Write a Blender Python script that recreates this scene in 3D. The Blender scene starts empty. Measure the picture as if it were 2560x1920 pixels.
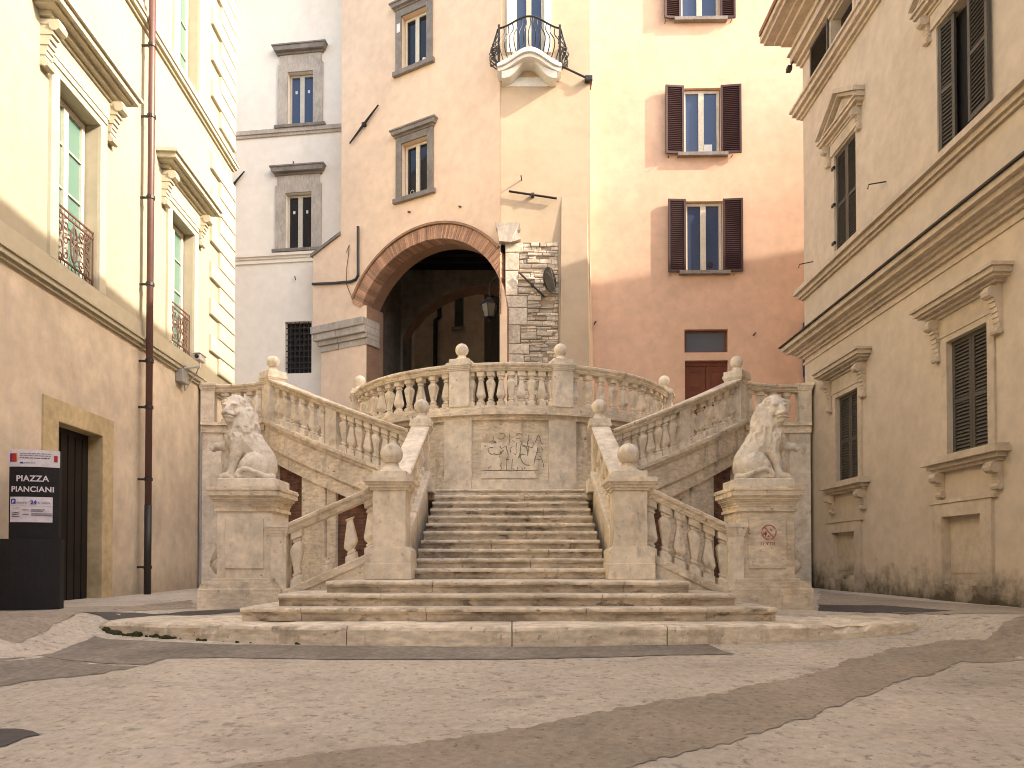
import bpy, bmesh, math, random
from mathutils import Vector, Matrix, noise
random.seed(7)
sc = bpy.context.scene
col = sc.collection
R_ = math.radians

# ------------------------------------------------------------------ camera
F = 1800.0; PITCH = R_(1.0)
PY0 = 1405 - F*math.tan(PITCH)
cd = bpy.data.cameras.new('camera'); cam = bpy.data.objects.new('camera', cd); col.objects.link(cam)
cam.location = (0, 0, 1.5); cam.rotation_euler = (R_(90)+PITCH, 0, 0)
cd.sensor_width = 36; cd.lens = 36*F/2560; cd.shift_y = (PY0-960)/2560
cd.clip_start = .1; cd.clip_end = 1000
sc.camera = cam
# ------------------------------------------------------------------ light
SUN = Vector((1, -.27, .63)).normalized()
w = bpy.data.worlds.new('World'); sc.world = w; w.use_nodes = True
nt = w.node_tree; bg = nt.nodes['Background']
sky = nt.nodes.new('ShaderNodeTexSky'); sky.sky_type = 'NISHITA'; sky.sun_disc = False
sky.sun_elevation = math.asin(SUN.z); sky.sun_rotation = math.atan2(SUN.x, SUN.y)
sky.air_density = 1.0; sky.dust_density = 3.0; sky.ozone_density = .6
nt.links.new(sky.outputs[0], bg.inputs[0]); bg.inputs[1].default_value = .15
sl = bpy.data.lights.new('sun', 'SUN'); sl.energy = 2.0; sl.angle = R_(.5); sl.color = (1, .965, .92)
so = bpy.data.objects.new('sun', sl); col.objects.link(so)
so.rotation_euler = SUN.to_track_quat('Z', 'Y').to_euler()
sc.cycles.filter_width = 1.0
vs = sc.view_settings; vs.view_transform = 'Standard'; vs.look = 'None'; vs.gamma = 1; vs.exposure = 2.08
try:
    vs.use_white_balance = True; vs.white_balance_temperature = 7550; vs.white_balance_tint = 12
except Exception: pass

# ------------------------------------------------------------------ pixel -> world
def dr(px, py):
    xc = (px-1280)/F; yc = (PY0-py)/F
    Y = math.cos(PITCH)-yc*math.sin(PITCH); Z = math.sin(PITCH)+yc*math.cos(PITCH)
    return Vector((xc/Y, 1, Z/Y))
def pd(px, py, Y): return Vector((0, 0, 1.5))+dr(px, py)*Y

# ------------------------------------------------------------------ materials
def M(name, base, var=.12, sc1=.6, sc2=9., rough=.85, bump=.25, bsc=60., stains=(), spec=.3, metal=0, tint=0, stretch=(1, 1, 1), grime=None):
    m = bpy.data.materials.new(name); m.use_nodes = True
    n = m.node_tree.nodes; l = m.node_tree.links; p = n['Principled BSDF']
    geo = n.new('ShaderNodeNewGeometry')
    def mp(s):
        q = n.new('ShaderNodeVectorMath'); q.operation = 'MULTIPLY'; l.new(geo.outputs['Position'], q.inputs[0]); q.inputs[1].default_value = s
        return q.outputs[0]
    def nz(s, scale, det=5, ro=.6):
        t = n.new('ShaderNodeTexNoise'); t.inputs['Scale'].default_value = scale; t.inputs['Detail'].default_value = det; t.inputs['Roughness'].default_value = ro
        l.new(mp(s), t.inputs['Vector']); return t.outputs['Fac']
    def rng(f, a, b, c, d):
        t = n.new('ShaderNodeMapRange'); l.new(f, t.inputs[0])
        for i, v in enumerate((a, b, c, d)): t.inputs[i+1].default_value = v
        return t.outputs[0]
    def mul(colr, f):
        q = n.new('ShaderNodeVectorMath'); q.operation = 'SCALE'; l.new(colr, q.inputs[0]); l.new(f, q.inputs['Scale']); return q.outputs[0]
    rgb = n.new('ShaderNodeRGB'); rgb.outputs[0].default_value = (*base, 1); c = rgb.outputs[0]
    c = mul(c, rng(nz((1, 1, 1), sc1), .32, .68, 1-var*1.3, 1+var*1.3))
    c = mul(c, rng(nz(stretch, sc2), .33, .67, 1-var*1.1, 1+var*1.1))
    for (sc_, ss, ssc, lo, hi, amt) in stains:
        mk = rng(nz(ss, ssc, 6, .65), lo, hi, 0, amt)
        mx = n.new('ShaderNodeMixRGB'); l.new(mk, mx.inputs[0]); l.new(c, mx.inputs[1]); mx.inputs[2].default_value = (*sc_, 1); c = mx.outputs[0]
    if grime:
        gc, z0, z1, amt, wob = grime
        sx = n.new('ShaderNodeSeparateXYZ'); l.new(geo.outputs['Position'], sx.inputs[0])
        ad = n.new('ShaderNodeMath'); ad.operation = 'ADD'; l.new(sx.outputs['Z'], ad.inputs[0]); l.new(rng(nz((1, 1, 1), 1.6, 6, .7), .3, .7, wob, -wob), ad.inputs[1])
        mk = rng(ad.outputs[0], z0, z1, amt, 0)
        mx = n.new('ShaderNodeMixRGB'); l.new(mk, mx.inputs[0]); l.new(c, mx.inputs[1]); mx.inputs[2].default_value = (*gc, 1); c = mx.outputs[0]
    if tint:
        at = n.new('ShaderNodeAttribute'); at.attribute_name = 'rnd'
        c = mul(c, rng(at.outputs['Fac'], 0, 1, 1-tint, 1+tint))
    l.new(c, p.inputs['Base Color'])
    p.inputs['Roughness'].default_value = rough; p.inputs['Metallic'].default_value = metal
    p.inputs['Specular IOR Level'].default_value = spec
    if bump:
        b = n.new('ShaderNodeBump'); b.inputs['Strength'].default_value = bump; b.inputs['Distance'].default_value = .02
        l.new(nz((1, 1, 1), bsc, 6, .7), b.inputs['Height']); l.new(b.outputs[0], p.inputs['Normal'])
    return m
def solid(name, base, rough=.5, metal=0, spec=.5):
    return M(name, base, .08, 2, 20, rough, .05, 80, spec=spec, metal=metal)
DK = (.13, .10, .07)
stone = M('travertine', (.77, .66, .515), .18, .8, 6, .8, .35, 45, stains=[((.44, .31, .17), (1, 1, 1.5), 1.3, .54, .70, .6), ((.12, .095, .07), (1, 1, 1), 9, .615, .70, .8), ((.30, .25, .19), (1.4, 1.4, .45), 2.6, .545, .69, .65), ((.85, .77, .64), (1, 1, 1), 3.5, .58, .7, .5)], stretch=(1, 1, 3))
stone_clean = M('pale_marble', (.79, .69, .555), .13, 1.2, 7, .75, .3, 40, stains=[((.46, .34, .20), (1, 1, .8), 2.4, .56, .70, .6), ((.13, .10, .075), (1, 1, 1), 13, .635, .71, .8), ((.34, .28, .21), (1.4, 1.4, .5), 3.2, .58, .70, .55)])
stone_step = M('worn_step_stone', (.77, .66, .515), .16, .8, 7, .75, .35, 45, stains=[((.36, .29, .21), (.8, 1, 1.6), 2.2, .48, .64, .6), (DK, (.8, 1, 1.5), 3.2, .56, .70, .7), ((.10, .08, .06), (1, 1, 1.3), 11, .60, .69, .65), ((.80, .71, .58), (1, 1, 1), 6, .58, .68, .5)], stretch=(1, 1, 2))
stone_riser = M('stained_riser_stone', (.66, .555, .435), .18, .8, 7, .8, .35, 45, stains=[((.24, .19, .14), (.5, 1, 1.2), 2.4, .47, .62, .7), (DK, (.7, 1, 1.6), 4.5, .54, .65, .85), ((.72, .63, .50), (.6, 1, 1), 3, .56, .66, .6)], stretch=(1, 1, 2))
stone_lion = M('lion_marble', (.76, .68, .57), .10, 2.2, 11, .7, .3, 60, stains=[((.46, .36, .25), (1, 1, 1), 5, .55, .70, .5), ((.17, .13, .10), (1, 1, .7), 9, .60, .70, .5)])
trim_grey = M('grey_pietra_serena', (.235, .205, .18), .16, 3, 14, .85, .3, 60, stretch=(2, 2, .5))
trim_warm = M('warm_grey_stone', (.46, .40, .34), .14, 2, 10, .85, .25, 60, stretch=(2, 2, .5))
pl_cream = M('cream_plaster', (.385, .345, .255), .05, .5, 5, .9, .12, 90)
pl_trim = M('cream_stucco_trim', (.45, .405, .30), .05, .7, 6, .9, .1, 90)
pl_low = M('weathered_beige_plaster', (.60, .505, .39), .11, .7, 3, .92, .2, 70, stains=[((.62, .53, .42), (1, 1, .7), .9, .5, .7, .55), ((.34, .28, .21), (1.5, 1.5, .5), 1.5, .55, .75, .4)], grime=((.26, .21, .15), .8, 1.5, .55, .35))
pl_right = M('grey_beige_plaster', (.61, .515, .405), .06, .5, 4, .92, .15, 80, stains=[((.45, .38, .29), (1, 1, .5), 1.2, .56, .78, .25)], grime=((.075, .06, .035), .80, 1.45, .95, .40))
pl_rtrim = M('beige_stucco_trim', (.59, .495, .385), .09, .8, 7, .9, .15, 70, stains=[((.30, .23, .15), (1, 1, 1), 3, .55, .75, .5)], grime=((.10, .08, .05), .8, 1.5, .8, .3))
pl_shade = M('shaded_passage_plaster', (.20, .165, .13), .2, .7, 4, .95, .3, 50)  # shade of the passage interior is put into this dark plaster colour
pl_white = M('pale_grey_plaster', (.85, .775, .68), .035, .4, 3, .92, .15, 70, stains=[((.66, .59, .50), (1, 1, .6), .8, .54, .75, .4)])
pl_peach = M('peach_plaster', (.83, .615, .45), .06, .35, 3, .92, .12, 80, stains=[((.70, .50, .36), (1, 1, .5), .9, .56, .78, .3)])
pl_buff = M('buff_plaster', (.50, .385, .275), .05, .4, 3, .92, .12, 80)
pl_pink = M('salmon_plaster', (.71, .47, .335), .07, .4, 3, .92, .14, 80, stains=[((.62, .39, .28), (1, 1, .6), .8, .55, .75, .3)])
brick_arch = M('arch_brick', (.47, .27, .175), .12, 2, 20, .9, .3, 70, tint=.28)
mortar = M('lime_mortar', (.36, .28, .21), .1, 3, 20, .95, .3, 80)
rubble = M('rubble_stone', (.60, .51, .41), .16, 2, 16, .92, .6, 40, tint=.35, stains=[((.27, .21, .15), (1, 1, 2), 4, .55, .7, .6)])
wood_brown = M('brown_wood', (.17, .055, .028), .15, 2, 18, .55, .15, 60, stretch=(6, 6, .6))
wood_dark = M('dark_door_wood', (.012, .009, .007), .2, 2, 15, .6, .15, 60, stretch=(6, 6, .6))
shut_brown = solid('maroon_shutter_paint', (.058, .023, .02), .55)
shut_grey = solid('grey_green_shutter_paint', (.085, .075, .06), .6)
frame_white = solid('off_white_frame', (.58, .52, .43), .5)
frame_pale = solid('cream_window_frame', (.66, .60, .47), .5)
iron = solid('black_iron', (.018, .015, .013), .5)
rust = solid('rusty_iron', (.12, .06, .04), .6)
copper = solid('brown_copper', (.115, .056, .046), .45, .15)
dark_in = solid('dark_interior', (.012, .011, .011), .9)
plastic_w = solid('white_plastic', (.72, .70, .66), .4)
conduit_m = solid('grey_conduit', (.33, .31, .29), .5)
blue_m = solid('blue_paint', (.012, .03, .16), .5)
def glass(name, base, rough=.04):
    m = bpy.data.materials.new(name); m.use_nodes = True; p = m.node_tree.nodes['Principled BSDF']
    n = m.node_tree.nodes; l = m.node_tree.links
    t = n.new('ShaderNodeTexNoise'); t.inputs['Scale'].default_value = 1.3
    g = n.new('ShaderNodeNewGeometry'); l.new(g.outputs['Position'], t.inputs['Vector'])
    b = n.new('ShaderNodeBump'); b.inputs['Strength'].default_value = .06; b.inputs['Distance'].default_value = .03; l.new(t.outputs[0], b.inputs['Height']); l.new(b.outputs[0], p.inputs['Normal'])
    p.inputs['Base Color'].default_value = (*base, 1); p.inputs['Roughness'].default_value = rough; p.inputs['IOR'].default_value = 1.5; p.inputs['Specular IOR Level'].default_value = .5
    return m
gl_dark = glass('dark_window_glass', (.012, .013, .018))
gl_blue = glass('sky_window_glass', (.05, .075, .14), .12)
gl_teal = glass('teal_backed_glass', (.11, .21, .17), .12)
gl_lamp = glass('frosted_lamp_glass', (.13, .105, .07), .4)
gl_fan = glass('dusty_fanlight_glass', (.10, .115, .14), .25)
ground_m = M('pale_piazza_paving', (.60, .52, .42), .12, .5, 14, .9, .8, 40, stains=[((.33, .27, .22), (.7, 1.6, 1), 1.2, .53, .70, .5), ((.62, .56, .49), (1, 1.6, 1), 2.0, .53, .68, .6), ((.26, .21, .165), (1, 1.2, 1), 6, .575, .67, .6), ((.22, .175, .14), (1, 1.0, 1), 13, .58, .65, .62), ((.66, .60, .53), (1, 1.0, 1), 16, .585, .66, .6), ((.07, .055, .04), (.8, 1.3, 1), 8, .70, .73, .9)])
asph_m = M('brown_asphalt', (.43, .355, .275), .14, .8, 15, .93, .9, 60, stains=[((.47, .40, .33), (1, 1.1, 1), 19, .56, .65, .6), ((.15, .12, .095), (1, 1.1, 1), 14, .575, .66, .65), ((.42, .355, .29), (1, 1.6, 1), 1.6, .53, .70, .55)])
dark_pave = M('dark_slab_stone', (.26, .225, .185), .2, 1.2, 14, .8, .4, 60, stains=[((.27, .23, .18), (.6, 2, 1), 3, .55, .7, .6)])
dark_asph = M('dark_asphalt', (.11, .10, .09), .12, 1, 12, .9, .5, 90)
upper_m = M('upper_paving', (.30, .26, .22), .1, 1, 8, .9, .3, 60)
moss_m = M('moss', (.055, .055, .022), .3, 8, 40, .95, .5, 120)
roof_m = M('clay_roof', (.30, .16, .09), .15, 2, 10, .9, .3, 30)
sign_blk = solid('anthracite_panel', (.016, .015, .016), .6, spec=.25)
sign_wht = solid('sign_white', (.66, .62, .68), .4)
ink = solid('sign_ink', (.03, .03, .06), .5)
ink_g = solid('sign_grey_ink', (.20, .19, .22), .5)
ink_b = solid('sign_blue_ink', (.03, .04, .30), .5)
red_m = solid('sign_red', (.42, .02, .02), .4)
org_m = solid('sign_orange', (.60, .20, .03), .4)
pur_m = solid('sign_violet', (.10, .02, .16), .4)
graf_k = solid('black_spray', (.11, .105, .10), .8)
graf_g = solid('faded_green_spray', (.24, .25, .15), .8)
graf_r = solid('red_stencil_paint', (.48, .18, .14), .8)
# brick wall with courses
def brick_mat(name, c1, c2, cm, wdt=.26, h=.075):
    m = bpy.data.materials.new(name); m.use_nodes = True; n = m.node_tree.nodes; l = m.node_tree.links; p = n['Principled BSDF']
    g = n.new('ShaderNodeNewGeometry'); s = n.new('ShaderNodeSeparateXYZ'); l.new(g.outputs['Position'], s.inputs[0])
    nz = n.new('ShaderNodeTexNoise'); nz.inputs['Scale'].default_value = 3; l.new(g.outputs['Position'], nz.inputs['Vector'])
    c = n.new('ShaderNodeCombineXYZ'); l.new(s.outputs['X'], c.inputs[0])
    a = n.new('ShaderNodeMath'); a.operation = 'MULTIPLY_ADD'; l.new(nz.outputs[0], a.inputs[0]); a.inputs[1].default_value = .03; l.new(s.outputs['Z'], a.inputs[2]); l.new(a.outputs[0], c.inputs[1])
    b = n.new('ShaderNodeTexBrick'); l.new(c.outputs[0], b.inputs['Vector']); b.inputs['Scale'].default_value = 1
    b.inputs['Brick Width'].default_value = wdt; b.inputs['Row Height'].default_value = h; b.inputs['Mortar Size'].default_value = .008; b.inputs['Bias'].default_value = -.1
    b.inputs['Color1'].default_value = (*c1, 1); b.inputs['Color2'].default_value = (*c2, 1); b.inputs['Mortar'].default_value = (*cm, 1)
    n2 = n.new('ShaderNodeTexNoise'); n2.inputs['Scale'].default_value = 5; n2.inputs['Detail'].default_value = 6; l.new(g.outputs['Position'], n2.inputs['Vector'])
    mr = n.new('ShaderNodeMapRange'); l.new(n2.outputs[0], mr.inputs[0]); mr.inputs[1].default_value = .3; mr.inputs[2].default_value = .7; mr.inputs[3].default_value = .55; mr.inputs[4].default_value = 1.3
    v = n.new('ShaderNodeVectorMath'); v.operation = 'SCALE'; l.new(b.outputs['Color'], v.inputs[0]); l.new(mr.outputs[0], v.inputs['Scale']); l.new(v.outputs[0], p.inputs['Base Color'])
    p.inputs['Roughness'].default_value = .95
    bp = n.new('ShaderNodeBump'); bp.inputs['Strength'].default_value = .6; bp.inputs['Distance'].default_value = .02; l.new(b.outputs['Fac'], bp.inputs['Height']); bp.invert = True; l.new(bp.outputs[0], p.inputs['Normal'])
    return m
brick_m = brick_mat('old_red_brick', (.20, .085, .05), (.13, .06, .04), (.17, .12, .09))

# ------------------------------------------------------------------ mesh helpers
def bx(bm, x0, x1, y0, y1, z0, z1, bev=0):
    if x1 < x0: x0, x1 = x1, x0
    if y1 < y0: y0, y1 = y1, y0
    v = [bm.verts.new(p) for p in ((x0, y0, z0), (x1, y0, z0), (x1, y1, z0), (x0, y1, z0), (x0, y0, z1), (x1, y0, z1), (x1, y1, z1), (x0, y1, z1))]
    fs = [bm.faces.new([v[i] for i in f]) for f in ((0, 3, 2, 1), (4, 5, 6, 7), (0, 1, 5, 4), (1, 2, 6, 5), (2, 3, 7, 6), (3, 0, 4, 7))]
    if bev:
        es = list({e for f in fs for e in f.edges})
        bmesh.ops.bevel(bm, geom=es, offset=bev, segments=2, affect='EDGES', profile=.5)
    return v
def prism(bm, pts, y0, y1, axis='y'):
    """polygon pts (a,b) extruded along the axis: 'y' -> (x,z); 'x' -> (y,z); 'z' -> (x,y)"""
    def P(a, b, c): return (a, c, b) if axis == 'y' else ((c, a, b) if axis == 'x' else (a, b, c))
    A_ = [bm.verts.new(P(a, b, y0)) for a, b in pts]; B_ = [bm.verts.new(P(a, b, y1)) for a, b in pts]
    n = len(pts); fs = [bm.faces.new(A_), bm.faces.new(B_[::-1])]
    for i in range(n): fs.append(bm.faces.new((A_[i], B_[i], B_[(i+1) % n], A_[(i+1) % n])))
    return fs
def tube(bm, pts, r, seg=8, caps=True):
    pts = [Vector(p) for p in pts]; rs = r if isinstance(r, (list, tuple)) else [r]*len(pts)
    prev = None; rings = []
    up = Vector((0, 0, 1))
    for i, p in enumerate(pts):
        t = ((pts[i+1] if i < len(pts)-1 else p)-(pts[i-1] if i else p)).normalized()
        a = t.cross(up)
        if a.length < .05: a = t.cross(Vector((0, 1, 0)))
        a.normalize(); b = t.cross(a).normalized()
        if prev is not None:
            a2 = prev-t*prev.dot(t)
            if a2.length > .01: a = a2.normalized(); b = t.cross(a)
        prev = a
        rings.append([bm.verts.new(p+(a*math.cos(k*2*math.pi/seg)+b*math.sin(k*2*math.pi/seg))*rs[i]) for k in range(seg)])
    for i in range(len(rings)-1):
        for k in range(seg):
            bm.faces.new((rings[i][k], rings[i][(k+1) % seg], rings[i+1][(k+1) % seg], rings[i+1][k]))
    if caps:
        bm.faces.new(rings[0][::-1]); bm.faces.new(rings[-1])
def lathe(bm, prof, cx=0, cy=0, cz=0, seg=24):
    rings = []
    for r, z in prof:
        rings.append([bm.verts.new((cx+r*math.cos(k*2*math.pi/seg), cy+r*math.sin(k*2*math.pi/seg), cz+z)) for k in range(seg)])
    for i in range(len(rings)-1):
        for k in range(seg): bm.faces.new((rings[i][k], rings[i][(k+1) % seg], rings[i+1][(k+1) % seg], rings[i+1][k]))
    bm.faces.new(rings[0][::-1]); bm.faces.new(rings[-1])
def sweep(bm, path, prof, caps=True):
    """closed profile [(offset to the right of travel, dz)] along path of (x,y,z); vertical profile, mitred"""
    P = [Vector(p) for p in path]; n = len(P); rings = []
    for i in range(n):
        ts = []
        if i: ts.append((P[i]-P[i-1]).xy.normalized())
        if i < n-1: ts.append((P[i+1]-P[i]).xy.normalized())
        t = ts[0] if len(ts) == 1 else (ts[0]+ts[1]).normalized()
        k = 1/max(.3, t.dot(ts[0])); nr = Vector((t.y, -t.x))
        rings.append([bm.verts.new((P[i].x+nr.x*o*k, P[i].y+nr.y*o*k, P[i].z+dz)) for o, dz in prof])
    m = len(prof)
    for i in range(n-1):
        for k in range(m): bm.faces.new((rings[i][k], rings[i+1][k], rings[i+1][(k+1) % m], rings[i][(k+1) % m]))
    if caps:
        bm.faces.new(rings[0]); bm.faces.new(rings[-1][::-1])
def rnd_attr(me):
    a = me.attributes.new('rnd', 'FLOAT', 'FACE'); return a
def obj(name, bm, mat, parent=None, smooth=False, rnd=None, M4=None):
    bmesh.ops.recalc_face_normals(bm, faces=bm.faces)
    if M4 is not None: bm.transform(M4)
    me = bpy.data.meshes.new(name); bm.to_mesh(me); bm.free(); me.materials.append(mat)
    if smooth:
        for p in me.polygons: p.use_smooth = True
    o = bpy.data.objects.new(name, me); col.objects.link(o)
    if parent is not None: o.parent = parent
    return o
def tag(o, label, cat, group=None, kind=None):
    if label: o['label'] = label
    if cat: o['category'] = cat
    if group: o['group'] = group
    if kind: o['kind'] = kind
    return o
def thing(name, label, cat, loc=(0, 0, 0), rz=0, group=None):
    o = bpy.data.objects.new(name, None); col.objects.link(o); o.location = loc; o.rotation_euler = (0, 0, rz); o.empty_display_size = .3
    return tag(o, label, cat, group)
NB = bmesh.new
def tiers(bm, x0, x1, lst, back=.06):
    for z0, z1, p in lst: bx(bm, x0-p, x1+p, -p, back, z0, z1)
def jag(bm, amt, sc_=6, axis=None):
    for v in bm.verts:
        n3 = noise.noise_vector(v.co*sc_)
        v.co += n3*amt

# ------------------------------------------------------------------ facade frames: local x along the wall (viewer's right), y into the wall, z up
class Wall:
    def __init__(s, P0, u, name, label, cat):
        u = Vector(u).normalized(); s.u = u; s.P0 = Vector(P0); s.n = Vector((u.y, -u.x))
        s.rz = math.atan2(u.y, u.x)
        s.root = thing(name, label, cat, (P0[0], P0[1], 0), s.rz)
        s.M = Matrix.Translation((P0[0], P0[1], 0)) @ Matrix.Rotation(s.rz, 4, 'Z')
    def sz(s, px, py, off=0):
        d = dr(px, py); q = s.P0+s.n*off
        t = q.dot(s.n)/d.xy.dot(s.n); p = d.xy*t
        return (p-s.P0).dot(s.u), 1.5+d.z*t
    def wp(s, x, y, z): return s.M @ Vector((x, y, z))
def facade_bm(outer, holes, depth, y=0.0):
    """outer: [(x,z)], holes: list of [(x,z)]; flat sheet at y with reveals going in by depth"""
    bm = NB(); edges = []
    for lp in [outer]+holes:
        vs_ = [bm.verts.new((a, y, b)) for a, b in lp]
        for i in range(len(vs_)): edges.append(bm.edges.new((vs_[i], vs_[(i+1) % len(vs_)])))
    bmesh.ops.triangle_fill(bm, use_beauty=True, use_dissolve=False, edges=edges, normal=(0, -1, 0))
    for lp in holes:
        a_ = [bm.verts.new((a, y, b)) for a, b in lp]; b_ = [bm.verts.new((a, y+depth, b)) for a, b in lp]
        for i in range(len(lp)):
            j = (i+1) % len(lp); bm.faces.new((a_[i], b_[i], b_[j], a_[j]))
    return bm
def rect(x0, x1, z0, z1): return [(x0, z0), (x1, z0), (x1, z1), (x0, z1)]
def glazing(root, x0, x1, z0, z1, y, fmat, gmat, rows=1, leaves=2, fw=.07, stile=.11, bar=.03, name='window'):
    """window frame (part) with its pane (sub-part); returns frame"""
    bm = NB(); d = .06
    bx(bm, x0, x0+fw, y, y+d, z0, z1); bx(bm, x1-fw, x1, y, y+d, z0, z1)
    bx(bm, x0+fw, x1-fw, y+.002, y+d, z0, z0+fw); bx(bm, x0+fw, x1-fw, y+.002, y+d, z1-fw, z1)
    if leaves == 2: bx(bm, (x0+x1)/2-stile/2, (x0+x1)/2+stile/2, y-.012, y+d, z0+fw, z1-fw)
    for r in range(1, rows):
        zz = z0+(z1-z0)*r/rows; bx(bm, x0+fw, x1-fw, y+.006, y+d-.01, zz-bar/2, zz+bar/2)
    f = obj(name, bm, fmat, root)
    bm = NB()
    v = [bm.verts.new(p) for p in ((x0+.01, y+d*.6, z0+.01), (x1-.01, y+d*.6, z0+.01), (x1-.01, y+d*.6, z1-.01), (x0+.01, y+d*.6, z1-.01))]; bm.faces.new(v)
    obj('pane', bm, gmat, f)
    return f
def shutter_bm(w, h, th=.045, nsl=22, fr=.07, mid=True, slope=.7):
    """leaf in local x 0..w, y 0..th (front at 0), z 0..h"""
    bm = NB()
    bx(bm, 0, fr, 0, th, 0, h); bx(bm, w-fr, w, 0, th, 0, h)
    rails = [0, h-fr]+([h*.46] if mid else [])
    for r in rails: bx(bm, fr, w-fr, .002, th-.002, r, r+fr)
    for i in range(nsl):
        z = fr+(h-2*fr)*(i+.5)/nsl; q = (h-2*fr)/nsl
        v = [bm.verts.new(p) for p in ((fr, .004, z-q*slope*.6), (w-fr, .004, z-q*slope*.6), (w-fr, th-.006, z+q*.55), (fr, th-.006, z+q*.55),
                                       (fr, .012, z-q*slope*.6-.004), (w-fr, .012, z-q*slope*.6-.004), (w-fr, th-.002, z+q*.45), (fr, th-.002, z+q*.45))]
        for f in ((0, 1, 2, 3), (7, 6, 5, 4), (0, 4, 5, 1)): bm.faces.new([v[k] for k in f])
    v = [bm.verts.new(p) for p in ((fr, th-.003, fr), (w-fr, th-.003, fr), (w-fr, th-.003, h-fr), (fr, th-.003, h-fr))]; bm.faces.new(v)
    return bm
def shell(root, x0, x1, z0, z1, y0, y1, mat, roof=True):
    """side, back and top walls of the building behind its facade"""
    bm = NB()
    def q(*p): bm.faces.new([bm.verts.new(a) for a in p])
    q((x0, y0, z0), (x0, y1, z0), (x0, y1, z1), (x0, y0, z1)); q((x1, y0, z0), (x1, y1, z0), (x1, y1, z1), (x1, y0, z1))
    q((x0, y1, z0), (x1, y1, z0), (x1, y1, z1), (x0, y1, z1)); q((x0, y0, z1), (x1, y0, z1), (x1, y1, z1), (x0, y1, z1))
    return obj('side_wall', bm, mat, root)

# ================================================================== GROUND
GK = [(-60, -4.0), (0, 0.0), (4, .14), (8.3, .49), (9.2, .60), (10.5, .775), (12, .81), (40, .92), (200, 1.5)]
def gnd(x, y):
    s_ = min(1, max(0, (abs(x)-4.9)/1.2)); s_ = s_*s_*(3-2*s_); y0 = y
    if y > 5: y += 1.9*s_*min(1, (y-5)/2.5)
    z = GK[-1][1]
    for (a, za), (b, zb) in zip(GK, GK[1:]):
        if y <= b:
            z = za+(zb-za)*(y-a)/(b-a); break
    z += .05*s_*min(1, max(0, (y0-5)/4))*min(1, max(0, (30-y0)/10)); y = y0
    e = min(1, max(0, (11-y)/4))
    return z+.018*noise.noise(Vector((x*.45, y*.45, 0)))*e+.006*noise.noise(Vector((x*2.2, y*2.2, 3)))*e
def gpx(px, py):
    d = dr(px, py); t = 6
    for i in range(40): t = t*.5+.5*min(60, (gnd(d.x*t, t)-1.5)/min(-.01, d.z))
    return d.x*t, t
xs = [-90, -50, -30, -20, -14, -11]+[-9+.25*i for i in range(73)]+[11, 14, 20, 30, 50, 90]
ys = [-60, -30, -15, -8, -4, -1, 0, 1]+[2+.25*i for i in range(65)]+[20, 23, 27, 33, 45, 70, 120]
bm = NB(); grid = [[bm.verts.new((x, y, gnd(x, y))) for x in xs] for y in ys]
for j in range(len(ys)-1):
    for i in range(len(xs)-1): bm.faces.new((grid[j][i], grid[j][i+1], grid[j+1][i+1], grid[j+1][i]))
tag(obj('ground', bm, ground_m, smooth=True), None, None, kind='structure')
def patch(name, pts, mat, lift, rough=.03, px=True, step=.045):
    P = [gpx(*p) if px else p for p in pts]; out = []
    for i, a in enumerate(P):
        b = P[(i+1) % len(P)]; n = max(1, int(math.dist(a, b)/step))
        for k in range(n):
            x = a[0]+(b[0]-a[0])*k/n; y = a[1]+(b[1]-a[1])*k/n
            v = noise.noise_vector(Vector((x*2.1, y*2.1, 5)))*rough*1.3+noise.noise_vector(Vector((x*7, y*7, 9)))*rough+noise.noise_vector(Vector((x*17, y*17, 2)))*rough*.8
            out.append((x+v.x, y+v.y))
    bm = NB(); vs_ = [bm.verts.new((x, y, 0)) for x, y in out]
    es = [bm.edges.new((vs_[i], vs_[(i+1) % len(vs_)])) for i in range(len(vs_))]
    bmesh.ops.triangle_fill(bm, use_beauty=True, use_dissolve=True, edges=es, normal=(0, 0, 1))
    x0 = min(p[0] for p in out); x1 = max(p[0] for p in out); y0 = min(p[1] for p in out); y1 = max(p[1] for p in out)
    for c in [v for v in xs if x0 < v < x1]: bmesh.ops.bisect_plane(bm, geom=bm.verts[:]+bm.edges[:]+bm.faces[:], plane_co=(c, 0, 0), plane_no=(1, 0, 0))
    for c in [v for v in ys if y0 < v < y1]: bmesh.ops.bisect_plane(bm, geom=bm.verts[:]+bm.edges[:]+bm.faces[:], plane_co=(0, c, 0), plane_no=(0, 1, 0))
    bmesh.ops.triangulate(bm, faces=bm.faces)
    for v in bm.verts: v.co.z = gnd(v.co.x, v.co.y)+lift
    return tag(obj(name, bm, mat, smooth=True), None, None, kind='structure')
patch('asphalt_strip', [(380, 1990), (578, 1917), (856, 1879), (1100, 1850), (1280, 1821), (1425, 1798), (1581, 1763), (1760, 1743), (1859, 1717), (2003, 1694), (2090, 1665), (2229, 1625), (2350, 1604), (2460, 1567), (2620, 1535), (2640, 1585), (2560, 1599), (2408, 1654), (2264, 1706), (2136, 1743), (2090, 1769), (1992, 1804), (1859, 1850), (1714, 1879), (1569, 1917), (1450, 1990)], asph_m, .006, .05)
patch('slab_strip', [(-40, 1622), (130, 1600), (235, 1592), (560, 1612), (900, 1617), (1280, 1619), (1600, 1613), (1754, 1606), (1835, 1636), (1560, 1643), (1280, 1650), (900, 1650), (720, 1648), (560, 1645), (420, 1647), (360, 1664), (250, 1658), (100, 1640), (-40, 1630)], dark_pave, .007, .015)
patch('worn_paving', [(-60, 1632), (100, 1643), (345, 1668), (240, 1686), (110, 1700), (0, 1714), (-60, 1716)], dark_pave, .005, .05)
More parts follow.
